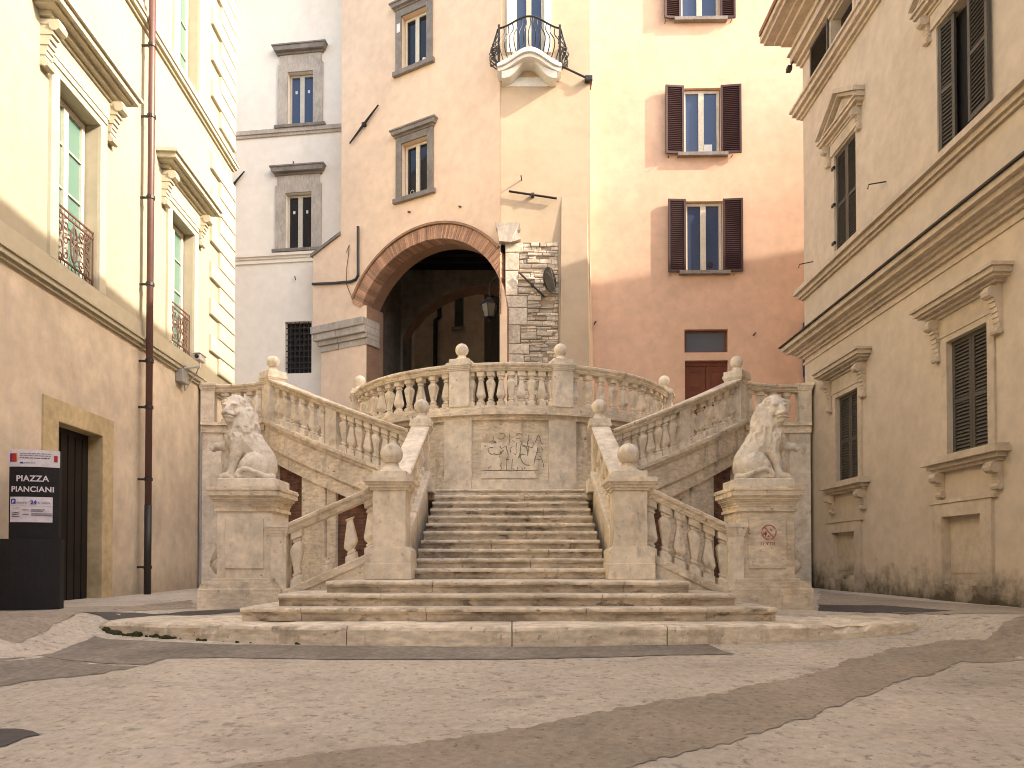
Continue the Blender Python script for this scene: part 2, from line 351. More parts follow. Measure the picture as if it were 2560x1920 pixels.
patch('dark_asphalt_strip', [(208, 1548), (300, 1537), (457, 1530), (640, 1520), (640, 1528), (470, 1541), (300, 1547)], dark_asph, .006, .02)
patch('dark_asphalt_strip', [(2046, 1512), (2200, 1514), (2385, 1528), (2300, 1532), (2150, 1530), (2046, 1528)], dark_asph, .006, .02)
patch('side_paving', [(-60, 1516), (150, 1519), (330, 1516), (480, 1500), (480, 1520), (200, 1545), (60, 1572), (-60, 1585)], asph_m, .004, .04)
patch('side_paving', [(2046, 1478), (2300, 1503), (2620, 1526), (2620, 1536), (2400, 1546), (2250, 1535), (2046, 1520)], asph_m, .004, .04)
patch('dark_stone_slab', [(-30, 1821), (50, 1824), (105, 1839), (60, 1848), (20, 1866), (-30, 1874)], dark_asph, .008, .02)

# upper street level behind the stairs
bm = NB(); prism(bm, [(-3.9, 18.3)]+[(4.0*math.sin(R_(a)), 19.6-4.0*math.cos(R_(a))) for a in range(-70, 71, 10)]+[(5.25, 16.85), (7.1, 17.3), (30, 17.6), (30, 21.5), (0, 21.6), (0, 45), (-14, 45), (-14, 24), (-7.5, 17.4), (-5.55, 16.9)], 4.3, 4.84, 'z')
tag(obj('upper_pavement', bm, upper_m), None, None, kind='structure')

# ================================================================== STAIRCASE
FX = -.03
stair = thing('stone_staircase', 'central flight of worn pale stone steps rising from the piazza to the graffitied wall', 'staircase', (0, 0, 0))
def step_bm(segs, yf, z, yb, th, joints=True, wear=.006):
    """bullnosed step; segs = list of (x0,x1); yf nosing y, z tread height, yb back"""
    bm = NB()
    prof = [(yb, z), (yf+.03, z), (yf+.006, z-.012), (yf, z-.03), (yf+.006, z-.05), (yf+.03, z-.06), (yf+.035, z-.075), (yf+.062, z-.082), (yf+.062, z-th), (yb, z-th)]
    for x0, x1 in segs:
        n = max(2, int((x1-x0)/.12)); rings = []
        for i in range(n+1):
            x = x0+(x1-x0)*i/n; r = []
            for k, (a, b) in enumerate(prof):
                w_ = noise.noise(Vector((x*1.3, yf*3, k*.15)))*wear+noise.noise(Vector((x*6, yf*3, k*.3)))*wear*.5
                front = 1 if k in (1, 2, 3, 4, 5, 6, 7) else 0
                r.append(bm.verts.new((x, a+w_*front*.8, b+(w_-wear*.3)*(1 if k < 7 and k > 0 else 0))))
            rings.append(r)
        m = len(prof)
        for i in range(n):
            for k in range(m): bm.faces.new((rings[i][k], rings[i+1][k], rings[i+1][(k+1) % m], rings[i][(k+1) % m]))
        for f in bm.faces:
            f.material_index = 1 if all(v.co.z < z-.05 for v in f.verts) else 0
        bm.faces.new(rings[0]); bm.faces.new(rings[-1][::-1])
    return bm
def cutsegs(x0, x1, cuts, gap=.008):
    e = [x0]+[c for c in cuts if x0 < c < x1]+[x1]; return [(a+(gap/2 if i else 0), b-(gap/2 if i < len(e)-2 else 0)) for i, (a, b) in enumerate(zip(e, e[1:]))]
for n in range(11):
    yf = 14.72-.356*n; z = 3.0-.16*n
    cuts = [(-.9, .7), (.25,), (-.35, 1.0), (.6,), (-.8, .3)][n % 5]
    obj('step', step_bm(cutsegs(FX-1.52, FX+1.52, cuts), yf, z, yf+.46 if n else 15.75, .16), stone_step, stair)
obj('step', step_bm(cutsegs(-2.57, 2.45, (-1.1, 1.55)), 9.94, 1.235, 11.9, .165), stone_step, stair)
obj('step', step_bm(cutsegs(-3.11, 2.97, (-1.75, 1.2)), 9.56, 1.075, 11.2, .165), stone_step, stair)
obj('step', step_bm(cutsegs(-3.47, 3.38, (-2.7, -1.1, .95, 2.5)), 9.19, .915, 10.8, .17), stone_step, stair)
bm = NB(); prism(bm, [(11.2, .7), (11.2, 1.1), (14.9, 2.75), (16.2, 2.75), (16.2, .7)], -1.5, 1.5, 'x'); bx(bm, -3.3, -1.5, 11.25, 14.6, .6, 1.2); bx(bm, 1.5, 3.3, 11.25, 14.6, .6, 1.2); obj('core', bm, stone, stair)
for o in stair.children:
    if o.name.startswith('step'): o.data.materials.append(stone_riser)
# landing in front of the bastion
bm = NB(); prism(bm, [(-2.3, 14.76), (2.3, 14.76), (3.2, 15.8), (2.2, 17), (-2.2, 17), (-3.2, 15.8)], 2.78, 2.994, 'z'); obj('landing', bm, stone, stair)
# platform blocks (kerb) under the first step
def front_y(x): return 8.42+.74*abs(x/5.2)**2.2
bm = NB(); ends = [-5.25, -1.95, 0.0, 1.83, 5.15]
for i in range(4):
    a, b = ends[i]+(.006 if i else 0), ends[i+1]-(.006 if i < 3 else 0); n = 34
    def edge(x, dy): return (x, front_y(x)+dy)
    prof = [(0.0, -.30), (0.006, -.12), (0.0, -.045), (.016, -.014), (.05, 0), (9, 0)]
    rings = []
    for k in range(n+1):
        x = a+(b-a)*k/n; r = []
        for q, (o, dz) in enumerate(prof):
            nn = noise.noise_vector(Vector((x*2.2, q*.5, i))); n2 = noise.noise_vector(Vector((x*9, q*.8, i+4)))
            chip = max(0, noise.noise(Vector((x*4, 1.7, 0)))-.15)*(2.2 if abs(x) > 3.2 else .6)
            y = front_y(x)+o if o < 9 else 10.9
            r.append(bm.verts.new((x, y+(nn.y*.02+n2.y*.012+(chip*.06 if q in (2, 3) else 0) if o < 9 else 0), .742+dz+(nn.z*.012+n2.z*.006-(chip*.05 if q in (2, 3, 4) else 0) if dz > -.2 and o < 9 else 0))))
        rings.append(r)
    for k in range(n):
        for q in range(len(prof)-1): bm.faces.new((rings[k][q], rings[k+1][q], rings[k+1][q+1], rings[k][q+1]))
    for rr in (rings[0], rings[-1]):
        e = bm.verts.new((rr[-1].co.x, rr[-1].co.y, .4)); bm.faces.new(rr+[e])
obj('platform', bm, stone, stair)
bm = NB()
for k in range(46):   # moss tufts at the foot of the platform
    x = -5.2+abs(random.gauss(0, 1))*.55 if k < 34 else random.uniform(-4.6, -2.2)
    y = front_y(x)-.01+random.uniform(-.03, .01); r = random.uniform(.012, .04)*(1.2 if k < 34 else .6)
    m_ = Matrix.Translation((x, y, gnd(x, y)+r*.3)) @ Matrix.Diagonal((r*1.5, r*.7, r*random.uniform(.5, 1.2), 1))
    g = bmesh.ops.create_icosphere(bm, subdivisions=2, radius=1, matrix=m_)
    for v in g['verts']: v.co += noise.noise_vector(v.co*60)*r*.5
tag(obj('moss', bm, moss_m), 'green moss growing along the foot of the low stone platform', 'moss', kind='stuff')

# ---------------------------------------------------------------- balustrades
VASE = [(0.0, .50), (.14, .50)]
def baluster_mesh(h, flip, slope, key={}):
    k = (round(h, 3), flip, round(slope, 3))
    if k in key: return key[k]
    w = .094
    mid = [(.145, .52), (.155, .66), (.185, .68), (.20, .50), (.215, .52), (.27, .86), (.315, 1.0), (.345, 1.0), (.45, .86), (.60, .66), (.745, .47), (.76, .47), (.772, .66), (.80, .68), (.815, .52), (.845, .56)]
    if flip: mid = [(1-a, b) for a, b in mid][::-1]
    prof = [(0, .94), (.13, .94)]+[(a, b) for a, b in mid if .135 < a < .865]+[(.87, .94), (1, .94)]
    bm = NB(); rings = []
    for a, b in prof:
        r = w*b; c = r*.22
        ring = [(r, -r+c), (r, r-c), (r-c, r), (-r+c, r), (-r, r-c), (-r, -r+c), (-r+c, -r), (r-c, -r)]
        rings.append([bm.verts.new((x, y, a*h+slope*x)) for x, y in ring])
    for i in range(len(rings)-1):
        for q in range(8): bm.faces.new((rings[i][q], rings[i][(q+1) % 8], rings[i+1][(q+1) % 8], rings[i+1][q]))
    bm.faces.new(rings[0][::-1]); bm.faces.new(rings[-1])
    me = bpy.data.meshes.new('baluster'); bm.to_mesh(me); bm.free(); me.materials.append(stone_clean); key[k] = me
    return me
class Path:
    def __init__(s, pts):
        s.p = [Vector(p) for p in pts]; s.c = [0]
        for a, b in zip(s.p, s.p[1:]): s.c.append(s.c[-1]+(b-a).xy.length)
        s.L = s.c[-1]
    def at(s, d):
        for i in range(len(s.p)-1):
            if d <= s.c[i+1] or i == len(s.p)-2:
                k = (d-s.c[i])/(s.c[i+1]-s.c[i]); q = s.p[i].lerp(s.p[i+1], k); t = s.p[i+1]-s.p[i]
                return q, math.atan2(t.y, t.x), t.z/t.xy.length
    def sub(s, a, b, n=24): return [s.at(a+(b-a)*i/n)[0] for i in range(n+1)]
RAILP = [(-.115, -.165), (-.13, -.13), (-.14, -.125), (-.14, -.10), (-.185, -.06), (-.19, -.02), (-.165, 0), (.165, 0), (.19, -.02), (.185, -.06), (.14, -.10), (.14, -.125), (.13, -.13), (.115, -.165)]
def rail(parent, pts, h, wsc=1.0, mat=None):
    bm = NB(); sweep(bm, [(p.x, p.y, p.z+h) for p in pts], [(o*wsc, z) for o, z in RAILP]); return obj('handrail', bm, mat or stone, parent)
def balusters(parent, path, ds, h, start=0, skip=()):
    for i, d in enumerate(ds):
        if i in skip: continue
        q, a, sl_ = path.at(d)
        o = bpy.data.objects.new('baluster', baluster_mesh(h, (i+start) % 2, sl_)); col.objects.link(o); o.parent = parent
        o.location = q; o.rotation_euler = (0, 0, a)
def pier(parent, x, y, rz, w, d, z0, z1, cap=.07, caph=.17, base=0, name='pier', mat=None, capw=None):
    bm = NB()
    zc = z1-caph
    bx(bm, -w/2, w/2, -d/2, d/2, z0, zc, .008)
    if base:
        bx(bm, -w/2-.10, w/2+.10, -d/2-.10, d/2+.10, z0, z0+base*.5, .012)
        prism(bm, [(-w/2-.09, z0+base*.5), (w/2+.09, z0+base*.5), (w/2+.09, z0+base*.88), (w/2+.012, z0+base), (-w/2-.012, z0+base), (-w/2-.09, z0+base*.88)], -d/2-.085, d/2+.085)
    for k, (a, b, p) in enumerate(((0, .2, .25), (.2, .42, .5), (.42, .62, .72), (.62, .93, 1.0), (.93, 1, .85))):
        bx(bm, -w/2-cap*p, w/2+cap*p, -d/2-cap*p, d/2+cap*p, zc+caph*a, zc+caph*b)
    return obj(name, bm, mat or stone_clean, parent, M4=Matrix.Translation((x, y, 0)) @ Matrix.Rotation(rz, 4, 'Z'))
def finial(parent, x, y, z, r, rz=0, bw=1.55, mat=None):
    """square plinth, turned neck and stone ball standing on a pier top at z"""
    bm = NB(); b = r*bw
    bx(bm, -b, b, -b, b, z, z+r*.62, .01)
    lathe(bm, [(b*.93, r*.62), (b*.75, r*.75), (r*.75, r*1.0), (r*.62, r*1.2), (r*.66, r*1.3), (r*.66, r*1.38), (r*.45, r*1.42)], cz=z)
    for f in bm.faces: f.smooth = False
    n0 = len(bm.faces)
    bmesh.ops.create_uvsphere(bm, u_segments=32, v_segments=20, radius=r, matrix=Matrix.Translation((0, 0, z+r*2.28)))
    for v in bm.verts:
        if v.co.z > z+r*1.45: v.co += noise.noise_vector(v.co*9+Vector((x, y, 0)))*r*.02
    o = obj('ball_finial', bm, mat or stone_clean, parent, M4=Matrix.Translation((x, y, 0)) @ Matrix.Rotation(rz, 4, 'Z'))
    for p in o.data.polygons: p.use_smooth = p.center.z > z+r*1.45 and True
    return o
BG = 'stone balustrades of the staircase'
# terrace balustrade on the round bastion
TR = 4.09; TCY = 19.6
def tpt(a, r=TR, z=4.86): return Vector((r*math.sin(R_(a)), TCY-r*math.cos(R_(a)), z))
terr = thing('balustrade', 'curved convex balustrade with four ball finials crowning the round terrace above the graffiti', 'balustrade', (0, 15.5, 0), 0, BG)
terr.location = (0, 0, 0)
tp = Path([tpt(a) for a in range(-72, 73, 2)]); dg = TR*math.pi/180
rail(terr, tp.sub(.15, tp.L-.15, 60), .92)
for a, ww in ((-72, .44), (-15.5, .46), (15.0, .46), (72, .44)):
    p = tpt(a); pr = pier(terr, p.x, p.y, R_(a), ww, .40, 4.84, 5.80, .055, .17)
    finial(pr, p.x, p.y, 5.80, .143, R_(a))
h_t = .92-.163
balusters(terr, tp, [(72-72+4.6+46.9*i/10.0)*dg for i in range(11)], h_t)
balusters(terr, tp, [(56.5+3.0+24.5*i/8)*dg for i in range(9)], h_t, 1)
balusters(terr, tp, [(87+4.4+47.6*i/10.0)*dg for i in range(11)], h_t)
# bastion wall below it
bast = thing('bastion_wall', 'curved pale stone terrace wall with pilasters and graffiti panel above the top step', 'wall')
def arcband(r_out, r_in, a0, a1, z0, z1, n=40, bm=None):
    bm = bm or NB(); lo = []
    pts = [tpt(a0+(a1-a0)*i/n, r_out) for i in range(n+1)]+[tpt(a1-(a1-a0)*i/n, r_in) for i in range(n+1)]
    prism(bm, [(p.x, p.y) for p in pts], z0, z1, 'z'); return bm
obj('wall', arcband(4.12, 3.7, -84, 84, 2.6, 4.6), stone, bast)
bm = arcband(4.20, 3.8, -84, 84, 4.56, 4.66); arcband(4.30, 3.8, -84, 84, 4.66, 4.80, bm=bm); arcband(4.27, 3.8, -84, 84, 4.80, 4.858, bm=bm); obj('coping', bm, stone, bast)
for a in (-16.3, 15.2):
    bm = arcband(4.20, 4.0, a-4.3, a+4.3, 3.27, 4.56, 8); obj('pilaster', bm, stone_clean, bast)
bm = NB()
for a0, a1 in ((-20.8, -11.9), (-11.8, 10.7), (10.8, 19.7)): arcband(4.25, 4.0, a0, a1, 2.95, 3.265, 8, bm)
obj('base_course', bm, stone_clean, bast)
# raised panels and graffiti
pan = obj('panel', arcband(4.16, 4.0, -9.2, 7.6, 3.30, 3.46, 10), stone_clean, bast)
pan = obj('panel', arcband(4.16, 4.0, -9.2, 7.6, 3.475, 4.07, 10), stone_clean, bast)
def graf(px0, strokes, mat, wd, name='graffiti'):
    bm = NB(); rr = 4.166
    def onw(px, py):
        d = dr(px, py); t = 15.5
        for _ in range(30):
            t = TCY-math.sqrt(max(.1, rr*rr-(d.x*t)**2))
        return Vector((d.x*t, t, 1.5+d.z*t))
    for s in strokes:
        P = [onw(1180+x/9.218, 1050+y/9.218) for x, y in s]
        # smooth
        Q = []
        for i in range(len(P)-1):
            for k in range(5):
                t = k/5; p0 = P[max(0, i-1)]; p1 = P[i]; p2 = P[i+1]; p3 = P[min(len(P)-1, i+2)]
                Q.append(.5*((2*p1)+(p2-p0)*t+(2*p0-5*p1+4*p2-p3)*t*t+(3*p1-p0-3*p2+p3)*t**3))
        Q.append(P[-1]); vs_ = []
        for i, q in enumerate(Q):
            t = (Q[min(len(Q)-1, i+1)]-Q[max(0, i-1)]); n_ = Vector((-t.z, 0, t.x)).normalized()*wd*random.uniform(.5, 1.15)
            vs_.append((bm.verts.new(q-n_), bm.verts.new(q+n_)))
        for a, b in zip(vs_, vs_[1:]): bm.faces.new((a[0], a[1], b[1], b[0]))
    return obj(name, bm, mat, bast)
graf(0, [[(490, 640), (420, 635), (370, 670), (390, 740), (450, 790), (530, 770)], [(530, 790), (600, 800), (660, 780), (690, 730), (650, 740), (660, 780)],
         [(400, 530), (470, 480), (560, 515), (430, 535)], [(480, 370), (495, 430), (460, 500)], [(610, 430), (680, 440), (760, 380), (740, 320), (640, 320)],
         [(640, 600), (680, 650), (750, 620), (790, 600), (800, 680), (830, 760), (830, 860)], [(865, 310), (870, 440), (850, 580)], [(890, 750), (880, 660), (930, 610)],
         [(1010, 430), (1070, 420), (1140, 440)], [(1020, 360), (1090, 310), (1160, 350)], [(1025, 540), (1015, 660), (1010, 800), (950, 750)], [(1300, 340), (1310, 440), (1280, 520), (1290, 600), (1310, 640), (1290, 750), (1275, 830)],
         [(1150, 600), (1290, 610), (1390, 630), (1410, 560), (1405, 480)], [(930, 470), (980, 500)], [(800, 900), (800, 1130), (790, 1150)], [(830, 860), (790, 910), (860, 910)], [(680, 990), (660, 1060), (690, 1100), (640, 1150)], [(930, 900), (920, 1050), (915, 1140)],
         [(370, 1130), (400, 1080), (450, 1090)], [(1040, 1090), (1060, 1140), (1010, 1180)], [(1140, 1100), (1180, 1160)], [(940, 1110), (960, 1140)]], graf_k, .0075)
graf(0, [[(1530, 340), (1560, 400), (1590, 520), (1640, 560)], [(1530, 340), (1480, 460), (1440, 560)], [(1460, 460), (1580, 465)], [(1510, 640), (1500, 740), (1450, 890), (1425, 1040)], [(1470, 740), (1560, 745)], [(1600, 630), (1630, 690)], [(1560, 830), (1600, 880), (1640, 1000), (1655, 1100)], [(1440, 900), (1590, 910)]], graf_k, .0075)
graf(0, [[(1230, 800), (1150, 790), (1110, 820), (1130, 900), (1180, 990), (1260, 1035), (1340, 1045)], [(1100, 470), (1150, 520), (1120, 600), (1110, 760), (1070, 880)], [(1130, 560), (1230, 610), (1280, 700), (1285, 760)], [(1090, 760), (1130, 800), (1110, 850)]], graf_g, .013)

# raked outer balustrades on their ramps
def arc3(p0, p1, sag, n=24):
    """arc in plan from p0 to p1, bulging toward -y by sag; z linear"""
    p0 = Vector(p0); p1 = Vector(p1); d = (p1-p0).xy; nr = Vector((d.y, -d.x)).normalized()
    if nr.y > 0: nr = -nr
    out = []
    for i in range(n+1):
        t = i/n; q = p0.lerp(p1, t); b = 4*t*(1-t)*sag; out.append(Vector((q.x+nr.x*b, q.y+nr.y*b, q.z)))
    return out
def side(sg, outer, wallend, lab_r, lab_l, lab_w, midfrac):
    inner = Vector((sg*2.02+FX, 14.62, 3.22)); outer = Vector(outer)
    ap = Path(arc3(inner, outer, .28)); hb = .96
    b = thing('balustrade', lab_r, 'balustrade', (0, 0, 0), 0, BG)
    rail(b, ap.sub(0, ap.L, 30), hb)
    md = ap.L*midfrac; q, a, s_ = ap.at(md)
    bm = NB(); hw = .15
    prism(bm, [(-hw, -hw*s_), (hw, hw*s_), (hw, hb-.16+hw*s_), (-hw, hb-.16-hw*s_)], -.11, .11)
    obj('pier', bm, stone_clean, b, M4=Matrix.Translation(q) @ Matrix.Rotation(a, 4, 'Z'))
    h_ = hb-.163
    balusters(b, ap, [.16+(md-.16-.30)*i/7 for i in range(8)], h_)
    balusters(b, ap, [md+.28+(ap.L-md-.28-.34)*i/5 for i in range(6)], h_, 1)
    q, a, s_ = ap.at(ap.L)
    pr = pier(b, outer.x, outer.y, a, .36, .36, outer.z-.1, outer.z+hb+.05, .06, .2)
    finial(pr, outer.x, outer.y, outer.z+hb+.05, .145, a)
    # level length to the palace wall
    lp = Path(arc3((outer.x, outer.y, outer.z), (wallend[0], wallend[1], outer.z), -.22))
    c = thing('balustrade', lab_l, 'balustrade', (0, 0, 0), 0, BG)
    rail(c, lp.sub(.12, lp.L, 16), hb-.06)
    balusters(c, lp, [.42+(lp.L-.42-.55)*i/3 for i in range(4)], hb-.06-.163)
    q, a2, _ = lp.at(lp.L-.15); pier(c, q.x, q.y, a2, .30, .36, outer.z, outer.z+hb-.03, .05, .17)
    # the wall beneath both
    w_ = thing('retaining_wall', lab_w, 'wall')
    f = -1 if sg < 0 else 1   # front side of the path
    def band(path, a, b_, o0, o1, z0, z1, name, mat, n=26):
        bm = NB(); sweep(bm, path.sub(a, b_, n), [(f*o0, z0), (f*o1, z0), (f*o1, z1), (f*o0, z1)]); return obj(name, bm, mat, w_)
    def wall_to_ground(path, a, b_, o0, o1, top, name, mat, n=20):
        bm = NB(); P = path.sub(a, b_, n); lo = []; 
        nr = []
        for i in range(n+1):
            t = (P[min(n, i+1)]-P[max(0, i-1)]).xy.normalized(); nr.append(Vector((t.y, -t.x))*f)
        R4 = [[bm.verts.new((p.x+k.x*o, p.y+k.y*o, z)) for o, z in ((o0, .5), (o1, .5), (o1, p.z+top), (o0, p.z+top))] for p, k in zip(P, nr)]
        for i in range(n):
            for k in range(4): bm.faces.new((R4[i][k], R4[i+1][k], R4[i+1][(k+1) % 4], R4[i][(k+1) % 4]))
        bm.faces.new(R4[0]); bm.faces.new(R4[-1][::-1]); return obj(name, bm, mat, w_)
    L_ = ap.L; kp = (.44, .50, .68) if sg < 0 else (.33, .51, .70)
    cp = band(ap, -.1, L_+.05, .25, -.22, -.075, 0.0, 'coping', stone)
    band(ap, -.1, L_+.03, .21, -.22, -.15, -.072, 'moulding', stone)
    band(ap, -.1, L_+.02, .17, -.22, -.62, -.148, 'parapet_band', stone)
    band(ap, -.1, L_, .12, -.2, -.92, -.617, 'lintel_band', stone)
    wall_to_ground(ap, 0, L_, -.05, -.22, -.9, 'brick_wall', brick_m)
    for a, b_ in ((-.05, .19*L_), (kp[0]*L_, kp[1]*L_), ((kp[1]+.007)*L_, kp[2]*L_), (L_-.26, L_+.02)): wall_to_ground(ap, a, b_, .075 if abs(a-kp[0]*L_) > .01 else .03, -.12, -.9, 'pilaster', stone, 4)
    ll = lp.L
    band(lp, 0.16, ll, .2, -.22, -.075, -.002, 'coping', stone, 12); band(lp, .14, ll, .14, -.22, -.24, -.078, 'moulding', stone, 12)
    wall_to_ground(lp, .05, ll, .04, -.22, -.2, 'wall', stone, 8); wall_to_ground(lp, ll-.5, ll-.02, .10, -.1, -.24, 'pilaster', stone_clean, 3); wall_to_ground(lp, .12, .4, .09, -.1, -.24, 'pilaster', stone, 3)
    # hidden curved steps between ramp wall and bastion
    bm = NB(); N_ = 12
    for i in range(N_):
        a0 = sg*(26+4.6*i); a1 = sg*(26+4.6*(i+1.3)); z = 3.0+(i+1)*.153
        pts = [tpt(a0, 4.1), tpt(a0, 5.0), tpt(a1, 5.05), tpt(a1, 4.1)]
        prism(bm, [(p.x, p.y) for p in pts], 2.5, z, 'z')
    obj('side_step', bm, stone_step, w_)
    # lower flight: newel, raked rail beside the steps, rail down to the pedestal
    nx = sg*1.83+FX; NW = 11.13
    c2 = thing('balustrade', 'raked balustrade with big front newel ball on the %s side of the central steps' % ('left' if sg < 0 else 'right'), 'balustrade', (0, 0, 0), 0, BG)
    nw = pier(c2, nx, NW, 0, .50, .50, 1.235, 2.78, .13, .19, .5, 'newel')
    finial(nw, nx, NW, 2.78, .170, 0, 1.5)
    tx = sg*1.80+FX; TY = 14.55
    tpz = pier(c2, tx, TY, 0, .30, .34, 2.9, 4.28, .07, .16, .3, 'pier'); finial(tpz, tx, TY, 4.28, .158, 0, 1.35)
    fp = Path([(nx, NW+.20, 1.80), (tx, TY-.16, 3.32)]); rail(c2, fp.sub(0, fp.L, 4), .92, .98, stone_clean)
    balusters(c2, fp, [.2+(fp.L-.34)*i/8 for i in range(9)], .757)
    bm = NB(); sweep(bm, fp.sub(.0, fp.L, 2), [(-.2, -.14), (.2, -.14), (.2, -.02), (.17, 0), (-.17, 0), (-.2, -.02)]); obj('stringer_coping', bm, stone_clean, c2)
    bm = NB(); P = fp.sub(-.1, fp.L+.1, 2); prism(bm, [(P[0].y, 1.0), (P[0].y, P[0].z-.13), (P[-1].y, P[-1].z-.13), (P[-1].y, 1.0)], nx-.17, nx+.17, 'x'); obj('stringer', bm, stone_clean, c2)
    return ap, lp, nx, NW
apL, lpL, nxL, NW = side(-1, (-5.55, 16.65, 4.80), (-7.36, 17.05), 'raked balustrade climbing left from the stair landing to the ball finial near the cream palazzo', 'short level balustrade behind the left lion against the cream palazzo', 'stone ramp wall with brick recesses under the left rising balustrade', .46)
apR, lpR, nxR, _ = side(1, (5.22, 16.65, 4.80), (7.1, 17.1), 'raked balustrade climbing right from the stair landing to the ball finial beside the brown door', 'short level balustrade behind the right lion against the beige palazzo', 'stone ramp wall with brick recesses under the right rising balustrade', .46)
def low_side(sg, nx, ex, lab, broken):
    c = thing('balustrade', lab, 'balustrade', (0, 0, 0), 0, BG)
    p = Path([(nx+sg*.27, NW-.02, 1.66), (ex-sg*.10, NW-.06, 1.09)])
    rail(c, p.sub(-.06, p.L+.02, 4), 1.0, .95)
    pr = pier(c, ex+sg*.03, NW-.06, 0, .24, .30, .75, 2.10, .05, .2)
    bm = NB(); sweep(bm, p.sub(-.1, p.L+.02, 3), [(-.19, -.13), (.19, -.13), (.19, -.02), (.16, 0), (-.16, 0), (-.19, -.02)]); obj('plinth_coping', bm, stone, c)
    P = p.sub(-.2, p.L+.1, 2); bm = NB(); prism(bm, [(P[0].x, .8), (P[0].x, P[0].z-.12), (P[-1].x, P[-1].z-.12), (P[-1].x, .8)], NW-.2, NW+.12); obj('plinth', bm, stone, c)
    if not broken:
        balusters(c, p, [.07+(p.L-.1)*i/5 for i in range(6)], .838)
    else:
        sl_ = p.at(.1)[2]
        balusters(c, p, [.05, p.L-.12], .838)
        def frag(d, keep0, keep1, rot=0):
            q, a, s_ = p.at(d); me = baluster_mesh(.838, 0, s_).copy(); bm = NB(); bm.from_mesh(me)
            for cut, no in ((keep0, -1), (keep1, 1)):
                bmesh.ops.bisect_plane(bm, geom=bm.verts[:]+bm.edges[:]+bm.faces[:], plane_co=(0, 0, cut*.838), plane_no=(.35*no, .1, no), clear_outer=True)
                bmesh.ops.holes_fill(bm, edges=bm.edges)
            jag(bm, .012, 14)
            o = obj('broken_baluster', bm, stone_clean, c); o.location = q; o.rotation_euler = (0, rot, a); o['label'] = 'broken baluster stump'
        frag(.34, -.2, .80, .05); frag(.70, -.2, .26)
low_side(-1, nxL, -3.52, 'broken side balustrade with missing balusters sloping down to the left lion pedestal', True)
low_side(1, nxR, 3.37, 'side balustrade with all its balusters sloping down to the right lion pedestal', False)

# ---------------------------------------------------------------- lion pedestals
def pedestal(cx, cy, sg, lab, dark):
    t = thing('pedestal', lab, 'pedestal', (cx, cy, 0), 0, 'lion pedestals')
    bm = NB(); g0 = .70
    bx(bm, -.59-.08*(sg < 0), .59+.08*(sg > 0), -.52, .52, g0, 1.10, .02); prism(bm, [(-.57-.08*(sg < 0), 1.10), (.57+.08*(sg > 0), 1.10), (.50+.1*(sg > 0), 1.20), (-.50-.1*(sg < 0), 1.20)], -.50, .50); bx(bm, -.48, .48, -.46, .46, 1.195, 1.25, .008)
    jag(bm, .006, 5); obj('base', bm, stone, t)
    bm = NB(); bx(bm, -.42, .42, -.40, .40, 1.24, 2.33, .006)
    obj('die', bm, stone if dark else stone_clean, t)
    bm = NB(); bx(bm, -.29, .29, -.425, -.39, 1.40, 2.17, .008); p = obj('panel', bm, stone_clean if not dark else stone, t)
    bm = NB(); tiers_ = ((2.27, 2.31, .03), (2.31, 2.345, .012), (2.345, 2.385, .02), (2.385, 2.42, .034), (2.42, 2.45, .052), (2.45, 2.48, .074), (2.48, 2.505, .085), (2.505, 2.585, .115), (2.585, 2.62, .13), (2.62, 2.645, .12))
    for z0, z1, q in tiers_: bx(bm, -.42-q, .42+q, -.40-q, .40+q, z0, z1)
    jag(bm, .004, 7); obj('cap', bm, stone, t)
    bm = NB(); pts = []   # scroll bracket on the outer side
    for i in range(26): 
        a = i/25*math.pi*2.6; r = .045+.10*(1-i/25); pts.append((sg*(.53+r*math.cos(a)*.9), 0, 1.42+r*math.sin(a)))
    tube(bm, pts, .035, 8); lathe(bm, [(.02, -.13), (.08, -.11), (.125, -.04), (.13, .03), (.09, .10), (.03, .13)], sg*.53, 0, 1.43, 14)
    tube(bm, [(sg*.64, 0, 1.47), (sg*.60, 0, 1.62), (sg*.51, 0, 1.78), (sg*.455, 0, 1.92), (sg*.46, 0, 2.02), (sg*.50, 0, 2.06)], [.06, .055, .045, .04, .05, .06], 8)
    lathe(bm, [(.01, -.085), (.06, -.06), (.085, 0), (.06, .06), (.01, .085)], sg*.50, 0, 2.05, 12); obj('scroll', bm, stone_clean, t, smooth=True)
    bm = NB(); bx(bm, -.45, .45, -.36, .36, 2.64, 2.785, .02); jag(bm, .008, 5); obj('plinth', bm, stone_lion, t)
    return t
pedL = pedestal(-4.07, 11.35, -1, 'pale stone pedestal with plain panel carrying the left lion beside the broken balustrade', False)
pedR = pedestal(3.88, 11.35, 1, 'stained stone pedestal with a red stencil on its panel carrying the right lion', True)
bm = NB(); y_ = -.428; N_ = 28   # red no-entry style stencil
def ringq(r0, r1, cx, cz, a0=0, a1=6.283, n=28):
    for i in range(n):
        a = a0+(a1-a0)*i/n; b = a0+(a1-a0)*(i+1)/n
        if random.random() < .07: continue
        bm.faces.new([bm.verts.new((cx+r*math.cos(t), y_, cz+r*math.sin(t))) for r, t in ((r0, a), (r1, a), (r1, b), (r0, b))])
ringq(.098, .118, .02, 1.95)
def seg(x0, z0, x1, z1, wd):
    d = Vector((x1-x0, z1-z0)).normalized(); n_ = Vector((-d.y, d.x))*wd
    bm.faces.new([bm.verts.new((x, y_, z)) for x, z in ((x0+n_.x, z0+n_.y), (x1+n_.x, z1+n_.y), (x1-n_.x, z1-n_.y), (x0-n_.x, z0-n_.y))])
